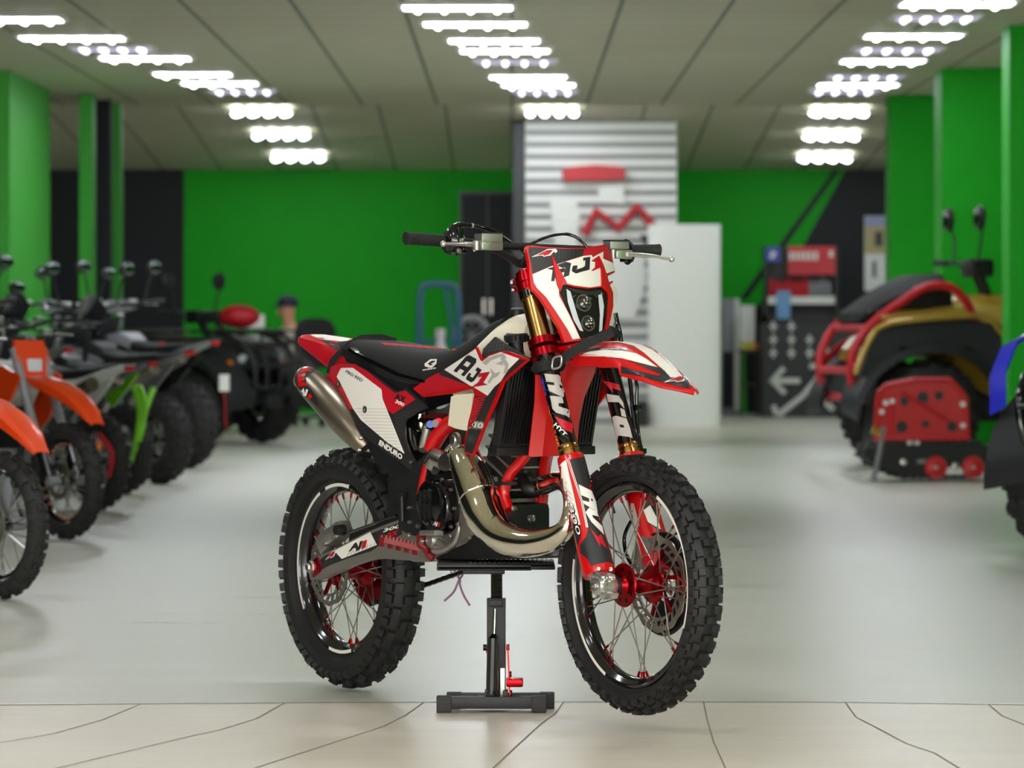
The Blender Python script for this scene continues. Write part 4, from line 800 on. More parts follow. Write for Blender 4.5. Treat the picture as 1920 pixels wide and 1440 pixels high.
fy = mth(t, 'ABSOLUTE', mth(t, 'SUBTRACT', mth(t, 'FRACT', mth(t, 'ADD', mth(t, 'DIVIDE', sx.outputs[1], .69), 50.5)), .5)); ly = mth(t, 'MULTIPLY', mth(t, 'LESS_THAN', fy, .03), .35)
nz = t.nodes.new('ShaderNodeTexNoise'); nz.inputs['Scale'].default_value = .4; l.new(g.outputs['Position'], nz.inputs['Vector'])
base_ = mixc(t, nz.outputs['Fac'], lin((186, 182, 157)), lin((208, 205, 182))); l.new(mixc(t, mth(t, 'MAXIMUM', mth(t, 'MULTIPLY', lx, .8), ly), base_, lin((62, 76, 52))), b.inputs['Base Color'])
m = MB(cm); YE = DE-DCAM; m.box((0, (YE-14)/2, ZC+.03), (18, YE+14, .06)); struct('ceiling', m)
zf = lambda d: 3.3-(d-46)*.0617
m = MB(cm); m.add([(-9, YE, zf(DE)), (9, YE, zf(DE)), (9, YB+.1, zf(YB+12.1)), (-9, YB+.1, zf(YB+12.1)), (-9, YE, zf(DE)+.06), (9, YE, zf(DE)+.06), (9, YB+.1, zf(YB+12.1)+.06), (-9, YB+.1, zf(YB+12.1)+.06)], [(0, 1, 2, 3), (7, 6, 5, 4), (0, 4, 5, 1), (1, 5, 6, 2), (2, 6, 7, 3), (3, 7, 4, 0)]); struct('ceiling', m)
def wallbox(name, mt, x0, x1, d0, d1, z1, z0=0): m = MB(mt); m.box(((x0+x1)/2, (d0+d1)/2-DCAM, (z0+z1)/2), (x1-x0, d1-d0, z1-z0)); return struct(name, m)
DB = YB+DCAM
# back wall, with charcoal areas painted on it
m = MB(GRN); m.box((0, YB+.1, 2.1), (18, .2, 4.2))
def onwall(pts, mt, e=.004): m.use(mt).prism([W(x, y, DB-.0)+V((0, -e, 0)) for x, y in pts], (0, e*.8, 0))
onwall([(-600, 250), (345, 250), (345, 775), (-600, 775)], DRK); onwall([(1588, 312), (2500, 312), (2500, 775), (1400, 775), (1395, 600), (1480, 508)], DRK)
onwall([(1568, 312), (1580, 312), (1402, 560), (1386, 562)], DRK)
struct('wall_back', m)
wallbox('wall_left', DRK, -9.2, -9, -2, DB, 4.2); wallbox('wall_right', GRN, 9, 9.2, -2, DB, 4.2)
xa = lambda px, d: (px-960)/FPX*d
wallbox('pillar', GRN2, -5.6, xa(18, 35.3), 35.3, 38.4, ZC); wallbox('pillar', GRN2, xa(148, 38.9), xa(172, 38.9), 38.9, 39.3, ZC); wallbox('pillar', DRK, xa(165, 40), xa(207, 40), 40, 40.2, ZC); wallbox('pillar', GRN2, xa(203, 40.6), xa(226, 40.6), 40.6, 40.9, ZC)
wallbox('pillar', GRN, xa(1669, 39.2), xa(1790, 39.2), 39.2, 39.7, ZC); wallbox('pillar', GRN, xa(1766, 35), xa(1905, 35), 35, 35.62, ZC); wallbox('pillar', GRN, xa(1893, 29.9), xa(2030, 29.9), 29.9, 30.36, ZC)
# ceiling lights
def emit(n, c, s): return mat(n, c, .5, em=s)
TUB = emit('lamp_tube', (238, 246, 255), 22.0); FAC = emit('lamp_face', (244, 246, 250), 9.0); FAF = emit('far_lamp_face', (244, 246, 250), 3.0); TUF = emit('far_lamp_tube', (240, 246, 252), 7.0); TUD = emit('dim_lamp_tube', (226, 220, 255), 2.5); FAD = emit('dim_lamp_face', (170, 166, 190), .35); FRM = mat('lamp_frame', (226, 226, 222), .4)
def ceil_light(x, y, w, zc, dim, label, slope=0.):
    o = thing('ceiling_light', label, 'ceiling light', (x, y, zc), 0, 'ceiling light panels')
    R_ = Matrix.Rotation(-math.atan(slope), 4, 'X'); h = w*.5; L = .40 if slope else .22
    f = MB(FRM)
    for p, q in (((-h, -L), (h, -L)), ((h, -L), (h, L)), ((h, L), (-h, L)), ((-h, L), (-h, -L))): f.beam(R_ @ V((*p, -.012)), R_ @ V((*q, -.012)), .03, .022)
    f.box((0, 0, -.004), (w, L*2, .006), R_); obj('frame', f, o)
    d = MB(FAD if dim else (FAF if slope else FAC)); d.box(R_ @ V((0, 0, -.0115)), (w-.03, 2*L-.03, .006), R_)
    d.use(TUD if dim else (TUF if slope else TUB))
    for k in range(4): xx = (k-1.5)*w*.235; d.tube([R_ @ V((xx, -L+.05, -.024)), R_ @ V((xx, L-.05, -.024))], .045 if slope else .02, 10)
    obj('diffuser', d, o)
side = lambda x: 'left-hand' if x < -1.2 else ('right-hand' if x > 1.2 else 'middle')
ORD = ['nearest', 'second', 'third', 'fourth', 'fifth', 'sixth', 'seventh', 'eighth', 'ninth', 'tenth', 'eleventh']
rows_ = {'left-hand': [(37, -85, 122, 0), (72, 33, 239, 0), (93, 133, 290, 1), (110, 183, 362, 0), (140, 285, 438, 0), (157, 337, 487, 0), (172, 390, 520, 1), (205, 425, 557, 0), (248, 465, 591, 0), (290, 501, 620, 0)],
 'middle': [(15, 748, 967, 0), (46, 788, 994, 0), (77, 836, 1017, 0), (96, 858, 1035, 0), (117, 886, 1045, 1), (145, 914, 1066, 0), (160, 937, 1082, 0), (173, 958, 1085, 1), (205, 975, 1094, 0)],
 'right-hand': [(8, 1682, 1906, 0), (35, 1672, 1838, 1), (68, 1616, 1808, 0), (94, 1598, 1768, 1), (115, 1572, 1738, 0), (145, 1548, 1696, 1), (160, 1528, 1688, 0), (172, 1515, 1650, 1), (205, 1509, 1635, 0), (250, 1497, 1617, 0), (291, 1487, 1603, 0)]}
for rn, rr_ in rows_.items():
    for i, (py, xl, xr, dim) in enumerate(rr_):
        farp = py > 195; d = 5.029/((YH-py)/FPX+.0617) if farp else (ZC-.02-HCAM)*FPX/(YH-py)
        zc = zf(d)-.006 if farp else ZC; c = W((xl+xr)/2, py, d)
        ceil_light(c.x, c.y, (xr-xl)*d/FPX*.97, zc, dim, f"{'dim lavender' if dim else 'bright white'} {'sloping' if farp else 'flat'} ceiling light panel, {ORD[i]} of the {rn} row", -.0617 if farp else 0)
for x in (-2.6, -.4, 2.2):
    for k, y in enumerate((-9, -5.5, -2, 1.5, 5, 8.5)): ceil_light(x, y, .62, ZC, 0, f"white ceiling light panel over the showroom front, {ORD[k]} of the {side(x)} row".replace('-hand', ''))
# ------------------------------------------------------------------ things at the back of the showroom
def bx(mb, x0, y0, x1, y1, d, dep, bev=0): a = W(x0, y0, d); b_ = W(x1, y1, d); mb.box(((a.x+b_.x)/2, a.y+dep/2, (a.z+b_.z)/2), (abs(b_.x-a.x), dep, abs(b_.z-a.z)), None, bev); return mb
def fy(d): return YH+HCAM*FPX/d
D1 = 47.0
m = MB(WPL); bx(m, 985, 206, 1269, fy(D1), D1, .5); m.use(GRP)
for k in range(26): bx(m, 986, 222+k*22.5, 1268, 230+k*22.5, D1-.012, .02)
sw_ = tag(obj('slat_wall_display', m), 'white slatted display column reaching the ceiling behind the dirt bike', 'display wall')
m = MB(DGR); bx(m, 962, 230, 984, fy(D1+.05), D1+.05, .3); tag(obj('dark_panel', m), 'narrow dark purple grey board along the edge of the slatted display', 'panel')
HRED = mat('red_gear', (186, 16, 34), .4)
m = MB(HRED); pts = [(1054, 318), (1075, 312), (1115, 309), (1165, 312), (1174, 322), (1170, 336), (1110, 338), (1056, 338)]; m.prism([W(x, y, D1-.13) for x, y in pts], (0, .125, 0)); tag(obj('bike_seat_cover', m), 'long flat red part hanging high on the slatted display', 'bike part')
m = MB(HRED); pts = [(1096, 440), (1118, 397), (1160, 428), (1195, 388), (1222, 422)]; m.tube([W(x, y, D1-.062) for x, y in pts], .055, 10); tag(obj('hand_guard', m), 'red zigzag plastic guard hanging low on the slatted display', 'bike part')
for k, (pl, c_, lb) in enumerate(((((1030, 372), (1076, 366), (1088, 400), (1080, 470), (1040, 462)), WPL, 'pale plastic plate on the slatted display left of the red guard'), (((1120, 350), (1168, 346), (1174, 382), (1126, 380)), WPL, 'pale plastic plate hanging above the red guard'), (((1120, 462), (1200, 458), (1214, 520), (1190, 600), (1130, 590)), WPL, 'large pale plastic plate hanging below the red guard'), (((1200, 440), (1222, 442), (1222, 478), (1217, 480)), BLK, 'small black part hanging beside the pale plates'))):
    m = MB(c_); m.prism([W(x, y, D1-.06) for x, y in pl], (0, .05, 0)); tag(obj('plastic_plate', m), lb, 'bike part', 'parts hung on the slatted display')
m = MB(BLK); bx(m, 1192, 752, 1214, fy(46.2), 46.2, .3); tag(obj('floor_box', m), 'small black box on the floor at the foot of the slatted display', 'box')
# paper backdrop, a tall curved sheet
m = MB(mat('backdrop_paper', (240, 244, 242), .6)); cx = W(1283, 600, 46.5); rad = 68*46.5/FPX; ht = W(0, 421, 46.5).z; ps = []
for i in range(25):
    a = PI*i/24; ps.append((cx.x-rad*math.cos(a), cx.y-rad*.35*math.sin(a)))
m.loft([[V((x, y, 0)) for x, y in ps]+[V((x, y+.01, 0)) for x, y in reversed(ps)], [V((x, y, ht)) for x, y in ps]+[V((x, y+.01, ht)) for x, y in reversed(ps)]]); tag(obj('paper_roll', m), 'tall pale curved sheet of backdrop paper standing right of the slatted display', 'backdrop paper')
m = MB(DGR); bx(m, 861, 358, 962, fy(49), 49, .5, .01); m.use(DRK); bx(m, 866, 365, 912, 770, 48.99, .02); bx(m, 916, 365, 958, 770, 48.99, .02); o = tag(obj('metal_cabinet', m), 'tall dark grey cabinet against the green wall left of the slatted display', 'cabinet')
m = MB(STL); bx(m, 905, 560, 909, 590, 48.95, .03); bx(m, 919, 560, 923, 590, 48.95, .03); obj('handle', m, o)
# blue hand truck
TEAL = mat('teal_tube', (38, 92, 120), .45); m = MB(TEAL); d = 45.
m.tube([W(784, fy(d)-18, d), W(787, 600, d), W(789, 548, d), W(800, 534, d), W(840, 534, d), W(856, 545, d), W(860, 600, d), W(860, fy(d)-18, d)], .035, 12, 2); m.tube([W(835, 536, d), W(845, 600, d), W(850, 660, d)], .02, 8)
for y in (640, 700, 760): m.tube([W(786, y, d), W(860, y, d)], .02, 8)
o = thing('hand_truck', 'blue tubular hand truck parked in front of the green wall', 'hand truck', (W(822, 600, d).x, d-DCAM, 0)); q = obj('frame', m, None); q.parent = o; q.matrix_parent_inverse = Matrix.Translation(-o.location)
m = MB(BLU); m.box((0, -.12, .02), (.42, .3, .02)); obj('toe_plate', m, o)
for x in (-.2, .2):
    m = MB(RUB); m.lathe([(.05, -.03), (.11, -.03), (.13, -.015), (.13, .015), (.11, .03), (.05, .03)], (x, .06, .13), (1, 0, 0), 24, closed=True); m.use(GRP).cyl((x-.02, .06, .13), (x+.02, .06, .13), .055, 16); obj('wheel', m, o)
d = 44.3
m = MB(mat('bottle_plastic', (196, 190, 206), .3)); m.lathe([(0, 0), (.10, 0), (.11, .02), (.11, .62), (.09, .75), (.045, .86), (.035, .93), (.05, .94), (.05, 1.02), (0, 1.02)], W(826, 600, d)*1-V((0, 0, HCAM)), (0, 0, 1), 24); tag(obj('bottle', m), 'tall pale bottle standing in front of the blue hand truck', 'bottle')
m = MB(ORG); m.lathe([(0, 0), (.08, 0), (.09, .5), (.07, .62), (0, .66)], W(798, 600, 44)*1-V((0, 0, HCAM)), (0, 0, 1), 20); m.use(mat('tan_card', (196, 158, 104), .6)).box(W(798, 600, 44)*1-V((0, 0, HCAM-.75)), (.14, .14, .18)); tag(obj('canister', m), 'tan topped canister beside the pale bottle', 'canister')
c = W(885, 630, 46); m = MB(GRP); m.tube([c+V((math.cos(a)*.17, 0, math.sin(a)*.19)) for a in [2*PI*i/20 for i in range(20)]], .035, 10, closed=True); m.cyl(c+V((0, 0, -.2)), V((c.x, c.y, .02)), .03, 12); m.lathe([(0, 0), (.2, 0), (.2, .02), (.03, .05)], (c.x, c.y, 0), (0, 0, 1), 24)
for k in range(8): a = 2*PI*k/8; m.tube([c, c+V((math.cos(a)*.17, 0, math.sin(a)*.19))], .008, 6)
tag(obj('standing_ring', m), 'grey ring on a floor stand in front of the dark cabinet', 'stand')
# office chair and the seated person
d = 46.2; cx = W(604, 600, d).x; o = thing('office_chair', 'black upholstered office chair behind the tail of the dirt bike', 'chair', (cx, d-DCAM, 0), math.radians(200)); CH = mat('chair_fabric', (24, 24, 28), .8)
m = MB(CH); m.box((0, 0, .48), (.5, .5, .09), None, .035); obj('seat', m, o)
m = MB(CH); rg = []
for zz, w_, yy in ((.60, .17, -.26), (.68, .22, -.27), (.85, .24, -.28), (1.0, .23, -.28), (1.1, .18, -.27), (1.13, .1, -.265)): rg.append([V((w_*math.cos(a), yy+.045*math.sin(a)-(w_*math.cos(a))**2*-.6, zz)) for a in [2*PI*i/20 for i in range(20)]])
m.loft(rg); m.beam((0, -.24, .45), (0, -.27, .68), .06, .02); obj('backrest', m, o)
m = MB(BLK); m.cyl((0, 0, .1), (0, 0, .45), .03, 14); obj('post', m, o)
for k in range(5):
    a = 2*PI*k/5; m = MB(BLK); m.beam((0, 0, .11), (math.cos(a)*.3, math.sin(a)*.3, .08), .05, .03); m.ball((math.cos(a)*.3, math.sin(a)*.3, .04), .04); obj('leg', m, o)
def skin(name, pts, edges, mt, parent, sub=2, root=0):
    me = bpy.data.meshes.new(name); me.from_pydata([p[:3] for p in pts], edges, []); ob = bpy.data.objects.new(name, me); C.objects.link(ob); me.materials.append(mt)
    md = ob.modifiers.new('skin', 'SKIN'); md.use_smooth_shade = True
    for i, p in enumerate(pts): me.skin_vertices[0].data[i].radius = (p[3], p[4] if len(p) > 4 else p[3]); me.skin_vertices[0].data[i].use_root = (i == root)
    s2 = ob.modifiers.new('sub', 'SUBSURF'); s2.levels = sub; s2.render_levels = sub
    ob.parent = parent; return ob
d = 47.6; SKN = mat('skin', (206, 150, 118), .5); SHIRT = mat('cream_shirt', (214, 208, 190), .8); TRS = mat('dark_trousers', (40, 42, 52), .8); CAP = mat('navy_cap', (26, 30, 52), .75)
pr = thing('person', 'person in a dark cap and cream shirt seated low behind the parked bikes', 'person', (W(549, 600, d).x, d-DCAM, 0), math.radians(115))
k_ = .86
def hand(b0, dx):     # palm and five curled fingers continuing a wrist
    pts, ed = [], []
    return pts, ed
bp_ = [(0, 0, .50, .15, .13), (0, .01, .70, .14, .11), (0, .02, .92, .16, .10), (0, .03, 1.02, .10, .08), (0, .04, 1.08, .055), (0, .06, 1.15, .075), (0, .065, 1.25, .085, .095), (0, .06, 1.32, .06)]
be_ = [(i, i+1) for i in range(7)]
for s in (-1, 1):
    n0 = len(bp_); bp_ += [(s*.19, .02, .97, .06), (s*.24, .08, .76, .045), (s*.20, .30, .70, .034), (s*.19, .36, .70, .03, .02), (s*.19, .42, .695, .036, .016)]; be_ += [(2, n0), (n0, n0+1), (n0+1, n0+2), (n0+2, n0+3), (n0+3, n0+4)]
    for j, (fx_, ln) in enumerate(((-.03, .07), (-.01, .085), (.01, .08), (.03, .06))):
        n1_ = len(bp_); bp_ += [(s*.19+fx_, .42+ln*.55, .692, .009), (s*.19+fx_, .42+ln, .675, .008)]; be_ += [(n0+4, n1_), (n1_, n1_+1)]
    n1_ = len(bp_); bp_ += [(s*.19-s*.04, .385, .69, .01), (s*.19-s*.06, .41, .68, .009)]; be_ += [(n0+3, n1_), (n1_, n1_+1)]
    n2_ = len(bp_); bp_ += [(s*.10, .12, .48, .09), (s*.12, .45, .49, .065), (s*.12, .47, .25, .05), (s*.12, .46, .09, .04), (s*.12, .56, .045, .04, .03)]; be_ += [(0, n2_)]+[(n2_+i, n2_+i+1) for i in range(4)]
body = skin('body', bp_, be_, SKN, pr)
sh_ = skin('shirt', [(0, 0, .52, .175, .15), (0, .01, .70, .165, .13), (0, .02, .92, .185, .12), (0, .03, 1.03, .11, .09)]+[q for s in (-1, 1) for q in ((s*.195, .02, .97, .075), (s*.24, .08, .77, .06), (s*.22, .20, .725, .05))], [(0, 1), (1, 2), (2, 3), (2, 4), (4, 5), (5, 6), (2, 7), (7, 8), (8, 9)], SHIRT, pr)
skin('trousers', [(0, 0, .50, .165, .14)]+[q for s in (-1, 1) for q in ((s*.10, .12, .48, .105), (s*.12, .45, .49, .08), (s*.12, .47, .25, .066), (s*.12, .46, .11, .06))], [(0, 1), (1, 2), (2, 3), (3, 4), (0, 5), (5, 6), (6, 7), (7, 8)], TRS, pr)
m = MB(CAP); m.lathe([(.115, 0), (.118, .03), (.105, .075), (.07, .11), (0, .125)], (0, .06, 1.255), (0, 0, 1), 28); m.prism([(-.07, .16, 1.262), (-.05, .23, 1.255), (0, .25, 1.252), (.05, .23, 1.255), (.07, .16, 1.262)], (0, 0, .01)); obj('cap', m, pr)
m = MB(SKN)
for s in (-1, 1): m = MB(SKN); m.ball((s*.092, .05, 1.2), .022, .5, .8, 1.2, 10, 8); obj('ear', m, pr)
m = MB(SKN)
m.ball((0, .165, 1.195), .016, .8, 1.1, 1.3, 10, 8); m.use(BLK)
for s in (-1, 1): m.ball((s*.033, .148, 1.225), .011, 1, .6, .8, 10, 8)
m.use(HRED).box((0, .15, 1.15), (.045, .012, .01), None, .003); obj('face', m, pr)
# counter with peg marks, product display, and the small things beside it
d = 50.5
m = MB(mat('counter_black', (36, 38, 42), .5)); bx(m, 1430, 606, 1640, fy(d), d, .6); m.use(WPL)
for x, y in [(1450+i*34, 612+j*25) for i in range(6) for j in range(3) if not (j == 0 and i > 1) and not (j == 1 and i > 2)]: bx(m, x-2.5, y-9, x+2.5, y+9, d-.01, .012); bx(m, x-7, y-2.5, x+7, y+2.5, d-.01, .012)
def stroke(pts, w): m.tube([W(x, y, d-.008) for x, y in pts], w*d/FPX, 6, flat=1)
for q in (((1447, 714), (1500, 714)), ((1470, 690), (1447, 714), (1472, 738)), ((1506, 742), (1548, 690)), ((1518, 686), (1548, 690), (1552, 722)), ((1506, 742), (1460, 778)), ((1450, 760), (1456, 778)), ((1540, 748), (1562, 768))): stroke(q, 5.5)
tag(obj('counter', m), 'black counter with white crosses and arrows on its front', 'counter')
d = 50.7; m = MB(mat('stand_black', (24, 25, 28), .5)); bx(m, 1434, 462, 1572, 604.5, d+.3, .08); bx(m, 1434, 592, 1572, 604.5, d, .4); bx(m, 1434, 462, 1440, 604.5, d, .35); bx(m, 1566, 462, 1572, 604.5, d, .35); o = tag(obj('display_rack', m), 'black product rack with a red header standing on the counter', 'display rack')
m = MB(mat('header_red', (206, 40, 56), .5)); bx(m, 1478, 462, 1566, 515, d-.02, .03); m.use(WPL)
for k in range(6): bx(m, 1480+k*9.5, 472, 1486+k*9.5, 488, d-.035, .012)
bx(m, 1555, 470, 1562, 482, d-.035, .012); obj('header_sign', m, o)
m = MB(BLU); bx(m, 1436, 464, 1462, 490, d-.02, .03); m.use(WPL).box(W(1449, 478, d-.035), (.05, .01, .08), (0, .5, 0)); obj('side_sign', m, o)
m = MB(WPL); bx(m, 1441, 556, 1565, 570, d-.02, .3); obj('shelf', m, o)
for k in range(11):
    x = 1446+k*10.8; mt = HRED if k < 7 else GRP; c = W(x, 555, d+.12); m = MB(mt); hh = (.19 if k % 3 else .215); m.lathe([(0, 0), (.028, 0), (.03, .01), (.03, hh*.7), (.014, hh*.82), (.014, hh)], c, (0, 0, 1), 14); m.use(BLK).cyl(c+V((0, 0, hh)), c+V((0, 0, hh+.03)), .015, 12)
    tag(obj('bottle', m), f"{'red' if k < 7 else 'grey'} bottle on the rack shelf, {ORD[k]} from the white box side".replace('nearest', 'first'), 'bottle', 'bottles on the product rack')
m = MB(mat('leaflet_blue', (110, 160, 210), .5)); bx(m, 1456, 545, 1482, 598, d-.06, .02); tag(obj('leaflet', m), 'pale blue leaflet propped against the rack shelf', 'leaflet')
m = MB(SIL); m.ball(W(1584, 594, d+.0), .055); m.use(GLD).ball(W(1568, 597, d-.05), .035); tag(obj('ornament', m), 'small shiny ball ornament at the right end of the counter', 'ornament')
m = MB(GRP); bx(m, 1354, 560, 1386, fy(51.6), 51.6, .4, .01); m.use(DRK); bx(m, 1355, 660, 1375, 765, 51.59, .02); m.use(WPL); bx(m, 1378, 560, 1386, 770, 51.58, .03); tag(obj('grey_locker', m), 'narrow grey locker between the backdrop paper and the counter', 'locker')
m = MB(mat('table_brown', (74, 56, 46), .6)); bx(m, 1388, 655, 1423, 662, 51, .5); bx(m, 1389, 662, 1393, fy(51), 51, .05); bx(m, 1418, 662, 1422, fy(51), 51, .05); bx(m, 1392, 720, 1421, 724, 51, .4); tag(obj('side_table', m), 'brown side table between the grey locker and the counter', 'table')
m = MB(WPL); bx(m, 1388, 572, 1416, 655, 51.1, .22, .01); tag(obj('white_box', m), 'upright white box on the brown side table', 'box')
m = MB(mat('packet_mix', (190, 190, 60), .5)); bx(m, 1390, 641, 1412, 655, 51.0, .06); m.use(ORG); bx(m, 1412, 644, 1422, 655, 51.02, .06); tag(obj('packet', m), 'yellow and orange packet lying in front of the white box', 'packet')
m = MB(WPL); bx(m, 1621, 405, 1664, 545, DB-.02, .015); m.use(mat('poster_sky', (150, 156, 196), .5)); bx(m, 1622, 406, 1663, 424, DB-.024, .006); m.use(mat('poster_sand', (176, 164, 116), .5)); bx(m, 1622, 424, 1663, 476, DB-.024, .006); m.use(DGR); bx(m, 1640, 434, 1655, 462, DB-.026, .006); bx(m, 1636, 490, 1643, 520, DB-.026, .006); tag(obj('wall_poster', m), 'tall poster with a sandy picture on the charcoal wall', 'poster')
# ------------------------------------------------------------------ parked vehicles
LIME = mat('lime_plastic', (122, 204, 30), .4); ORGP = mat('orange_plastic', (216, 62, 6), .35, coat=.3); GOLDP = mat('gold_paint', (168, 136, 44), .3, .35, coat=.4); BLUP = mat('blue_paint', (44, 48, 190), .3, coat=.4)
DKP = mat('dark_plastic', (30, 30, 33), .5); AMB = mat('amber_lens', (236, 120, 20), .25); REDL = mat('red_lens', (196, 12, 24), .25); MIR = mat('mirror_glass', (120, 126, 128), .12, 1.); CARD = mat('paper_tag', (232, 230, 226), .6)
def vtyre(R, s, lugs, seed=0, lh=.014, wide=1.0, mt=None):
    m = MB(mt or RUBL); rc = R-s-lh; prof = [(rc-s*.55, -s*.62*wide)]+[(rc+s*math.cos(math.radians(i*10)), s*wide*math.sin(math.radians(i*10))) for i in range(-11, 12)]+[(rc-s*.55, s*.62*wide)]
    m.lathe(prof, (0, 0, 0), (0, 1, 0), 56, closed=True)
    for k in range(lugs):
        for deg, b in (((14, .4), (-14, .4), (62, .5)) if k % 2 else ((40, .5), (-40, .5), (-62, .5))):
            th = 2*PI*k/lugs; ph = math.radians(deg); er = V((math.sin(th), 0, math.cos(th))); et = V((math.cos(th), 0, -math.sin(th)))
            nrm = er*math.cos(ph)+V((0, wide*math.sin(ph), 0)); c = er*rc+nrm*s; n_ = (er*math.cos(ph)+V((0, math.sin(ph), 0))).normalized(); y_ = et.cross(n_)
            m.box(c+n_*lh*.3, (2*PI*R/lugs*.55, s*b*wide, lh*1.4), Matrix((et, -y_, n_)).transposed().to_4x4())
    return m
def vwheel(par, c, R, s, lugs, spk, rimc, kind='spoke', wide=1.0, yaw=0):
    m = MB(GLB if rimc is ORGP else rimc); c = V(c); rr_ = R-s*1.75-.012
    m.lathe([(rr_, .02), (rr_-.014, .016), (rr_-.02, 0), (rr_-.014, -.016), (rr_, -.02), (rr_-.004, 0)] if kind == 'spoke' else [(rr_, .06), (rr_-.02, .05), (rr_-.03, 0), (rr_-.02, -.05), (rr_, -.06), (rr_-.006, 0)], (0, 0, 0), (0, 1, 0), 40, closed=True)
    if kind == 'spoke':
        m.cyl((0, -.05, 0), (0, .05, 0), .03, 18); m.use(STL)
        for k in range(spk):
            a = 2*PI*k/spk; b = a+(.45 if k % 2 else -.45); y = .035*(1 if k % 4 < 2 else -1)
            m.tube([(math.sin(a)*.03, y, math.cos(a)*.03), (math.sin(b)*(rr_-.015), y*.2, math.cos(b)*(rr_-.015))], .0035, 5)
        m.use(ORG if rimc is ORGP else rimc)
        for k in range(spk): b = 2*PI*k/spk+(.45 if k % 2 else -.45); m.ball((math.sin(b)*(rr_-.022), 0, math.cos(b)*(rr_-.022)), .008, seg=6, rings=4)
    else:
        m.cyl((0, -.05, 0), (0, .05, 0), .05, 18)
        for k in range(7): a = 2*PI*k/7; m.beam((math.sin(a)*.04, .0, math.cos(a)*.04), (math.sin(a+.2)*(rr_-.02), 0, math.cos(a+.2)*(rr_-.02)), .03, .05, up=(0, 1, 0))
    m.use(STL).lathe([(.11, -.05), (.075, -.05), (.075, -.055), (.11, -.055)], (0, 0, 0), (0, 1, 0), 30, closed=True)
    w = obj('wheel', m, par); w.location = c; w.rotation_euler = (0, 0, yaw); obj('tyre', vtyre(R, s, lugs, wide=wide), w); return w
def loftbox(m, rows):      # rows: (x, z low, z high, half width)
    m.loft([[V((x, w*a, z0+(z1_-z0)*b)) for a, b in ((-.8, 0), (-1, .25), (-1, .7), (-.7, 1), (.7, 1), (1, .7), (1, .25), (.8, 0))] for x, z0, z1_, w in rows]); return m
def moto(label, px, py, ang, sc, fc, body, accent, rimc, tw=.045, fend='high', mirrors=0, guards=None, forkc=None, extra=None, bar=1.18, R=.345, screen=False, rear=False):
    d = FD(py); p = W(px, py, d)
    if rear: ang += 180; p = p+V((math.cos(math.radians(ang)), math.sin(math.radians(ang)), 0))*1.43*sc
    o = thing('parked_motorcycle', label, 'motorcycle', (p.x, p.y, 0), math.radians(ang)); o.scale = (sc, sc, sc)
    vwheel(o, (0, 0, R), R, tw, 44, 28, rimc); vwheel(o, (-1.43, 0, R*.97), R*.97, tw*1.2, 40, 28, rimc)
    for s in (-1, 1):
        m = MB(forkc or GLB); m.tube([(-.03, s*.10, R), (-.16, s*.10, .62)], .036, 14); m.use(GRP).tube([(-.16, s*.1, .6), (-.40, s*.1, bar-.06)], .027, 14); m.use(GRP).cyl((-.0, s*.13, R), (-.0, s*.05, R), .03, 14); obj('fork_leg', m, o)
    m = MB(fc)
    FT = [(-.40, .97, .06, .03, .0), (-.22, .95, .085, .05, .01), (-.04, .91, .09, .06, .015), (.12, .85, .085, .05, .014), (.24, .77, .07, .03, .01), (.32, .69, .045, .01, .003)] if fend == 'high' else [(-.33, .52, .06, .06, .0), (-.22, .66, .075, .07, .01), (-.05, .735, .08, .08, .012), (.12, .72, .078, .08, .012), (.24, .65, .07, .06, .01), (.32, .55, .05, .03, .004)]
    rw_ = lerp_rows(FT, 2); m.loft([fender_ring(*r)+list(reversed(fender_ring(*r, .006))) for r in rw_]); obj('fender', m, o)
    m = MB(fc); m.loft([[V((-.34+.10*(1.16-zz)*0+q, w_*y, zz)) for y in (-1, -.5, 0, .5, 1)]+[V((-.37+q, w_*y, zz)) for y in (1, .5, 0, -.5, -1)] for zz, w_, q in ((1.17, .10, -.05), (1.05, .12, 0), (.95, .09, .03))]); m.use(LGL).box((-.33, 0, 1.02), (.02, .10, .08), None, .008); obj('headlight_mask', m, o)
    m = MB(BLK); m.tube([(-.56, -.39, bar+.04), (-.50, -.22, bar+.03), (-.44, -.08, bar-.02), (-.44, .08, bar-.02), (-.50, .22, bar+.03), (-.56, .39, bar+.04)], .0125, 10, 3); m.use(RUB)
    for s in (-1, 1): m.tube([(-.57, s*.40, bar+.042), (-.535, s*.28, bar+.036)], .018, 12)
    m.use(SIL)
    for s in (-1, 1): m.tube([(-.50, s*.39, bar+.02), (-.44, s*.22, bar+.03)], .007, 8); m.box((-.46, s*.17, bar+.04), (.05, .07, .04), None, .006)
    hb_ = obj('handlebar', m, o)
    if guards:
        for s in (-1, 1): m = MB(guards); m.loft([[V((x, s*y, bar+.03-h)), V((x, s*y, bar+.03+h)), V((x-.012, s*y, bar+.03+h)), V((x-.012, s*y, bar+.03-h))] for x, y, h in ((-.44, .16, .02), (-.40, .26, .05), (-.43, .37, .05), (-.52, .42, .02))]); obj('hand_guard', m, o)
    for k in range(mirrors):
        s = -1 if k else 1; m = MB(DKP); m.tube([(-.50, s*.26, bar+.04), (-.50, s*.30, bar+.20), (-.52, s*.33, bar+.27)], .008, 8); m.ball((-.52, s*.34, bar+.31), .075, .35, 1, .72, 16, 10); m.use(MIR).ball((-.545, s*.34, bar+.31), .062, .12, 1, .72, 14, 8); obj('mirror', m, o)
    m = MB(body); loftbox(m, [(-.36, .86, .98, .06), (-.50, .78, 1.03, .13), (-.66, .80, 1.05, .14), (-.80, .84, .99, .09)]); obj('fuel_tank', m, o)
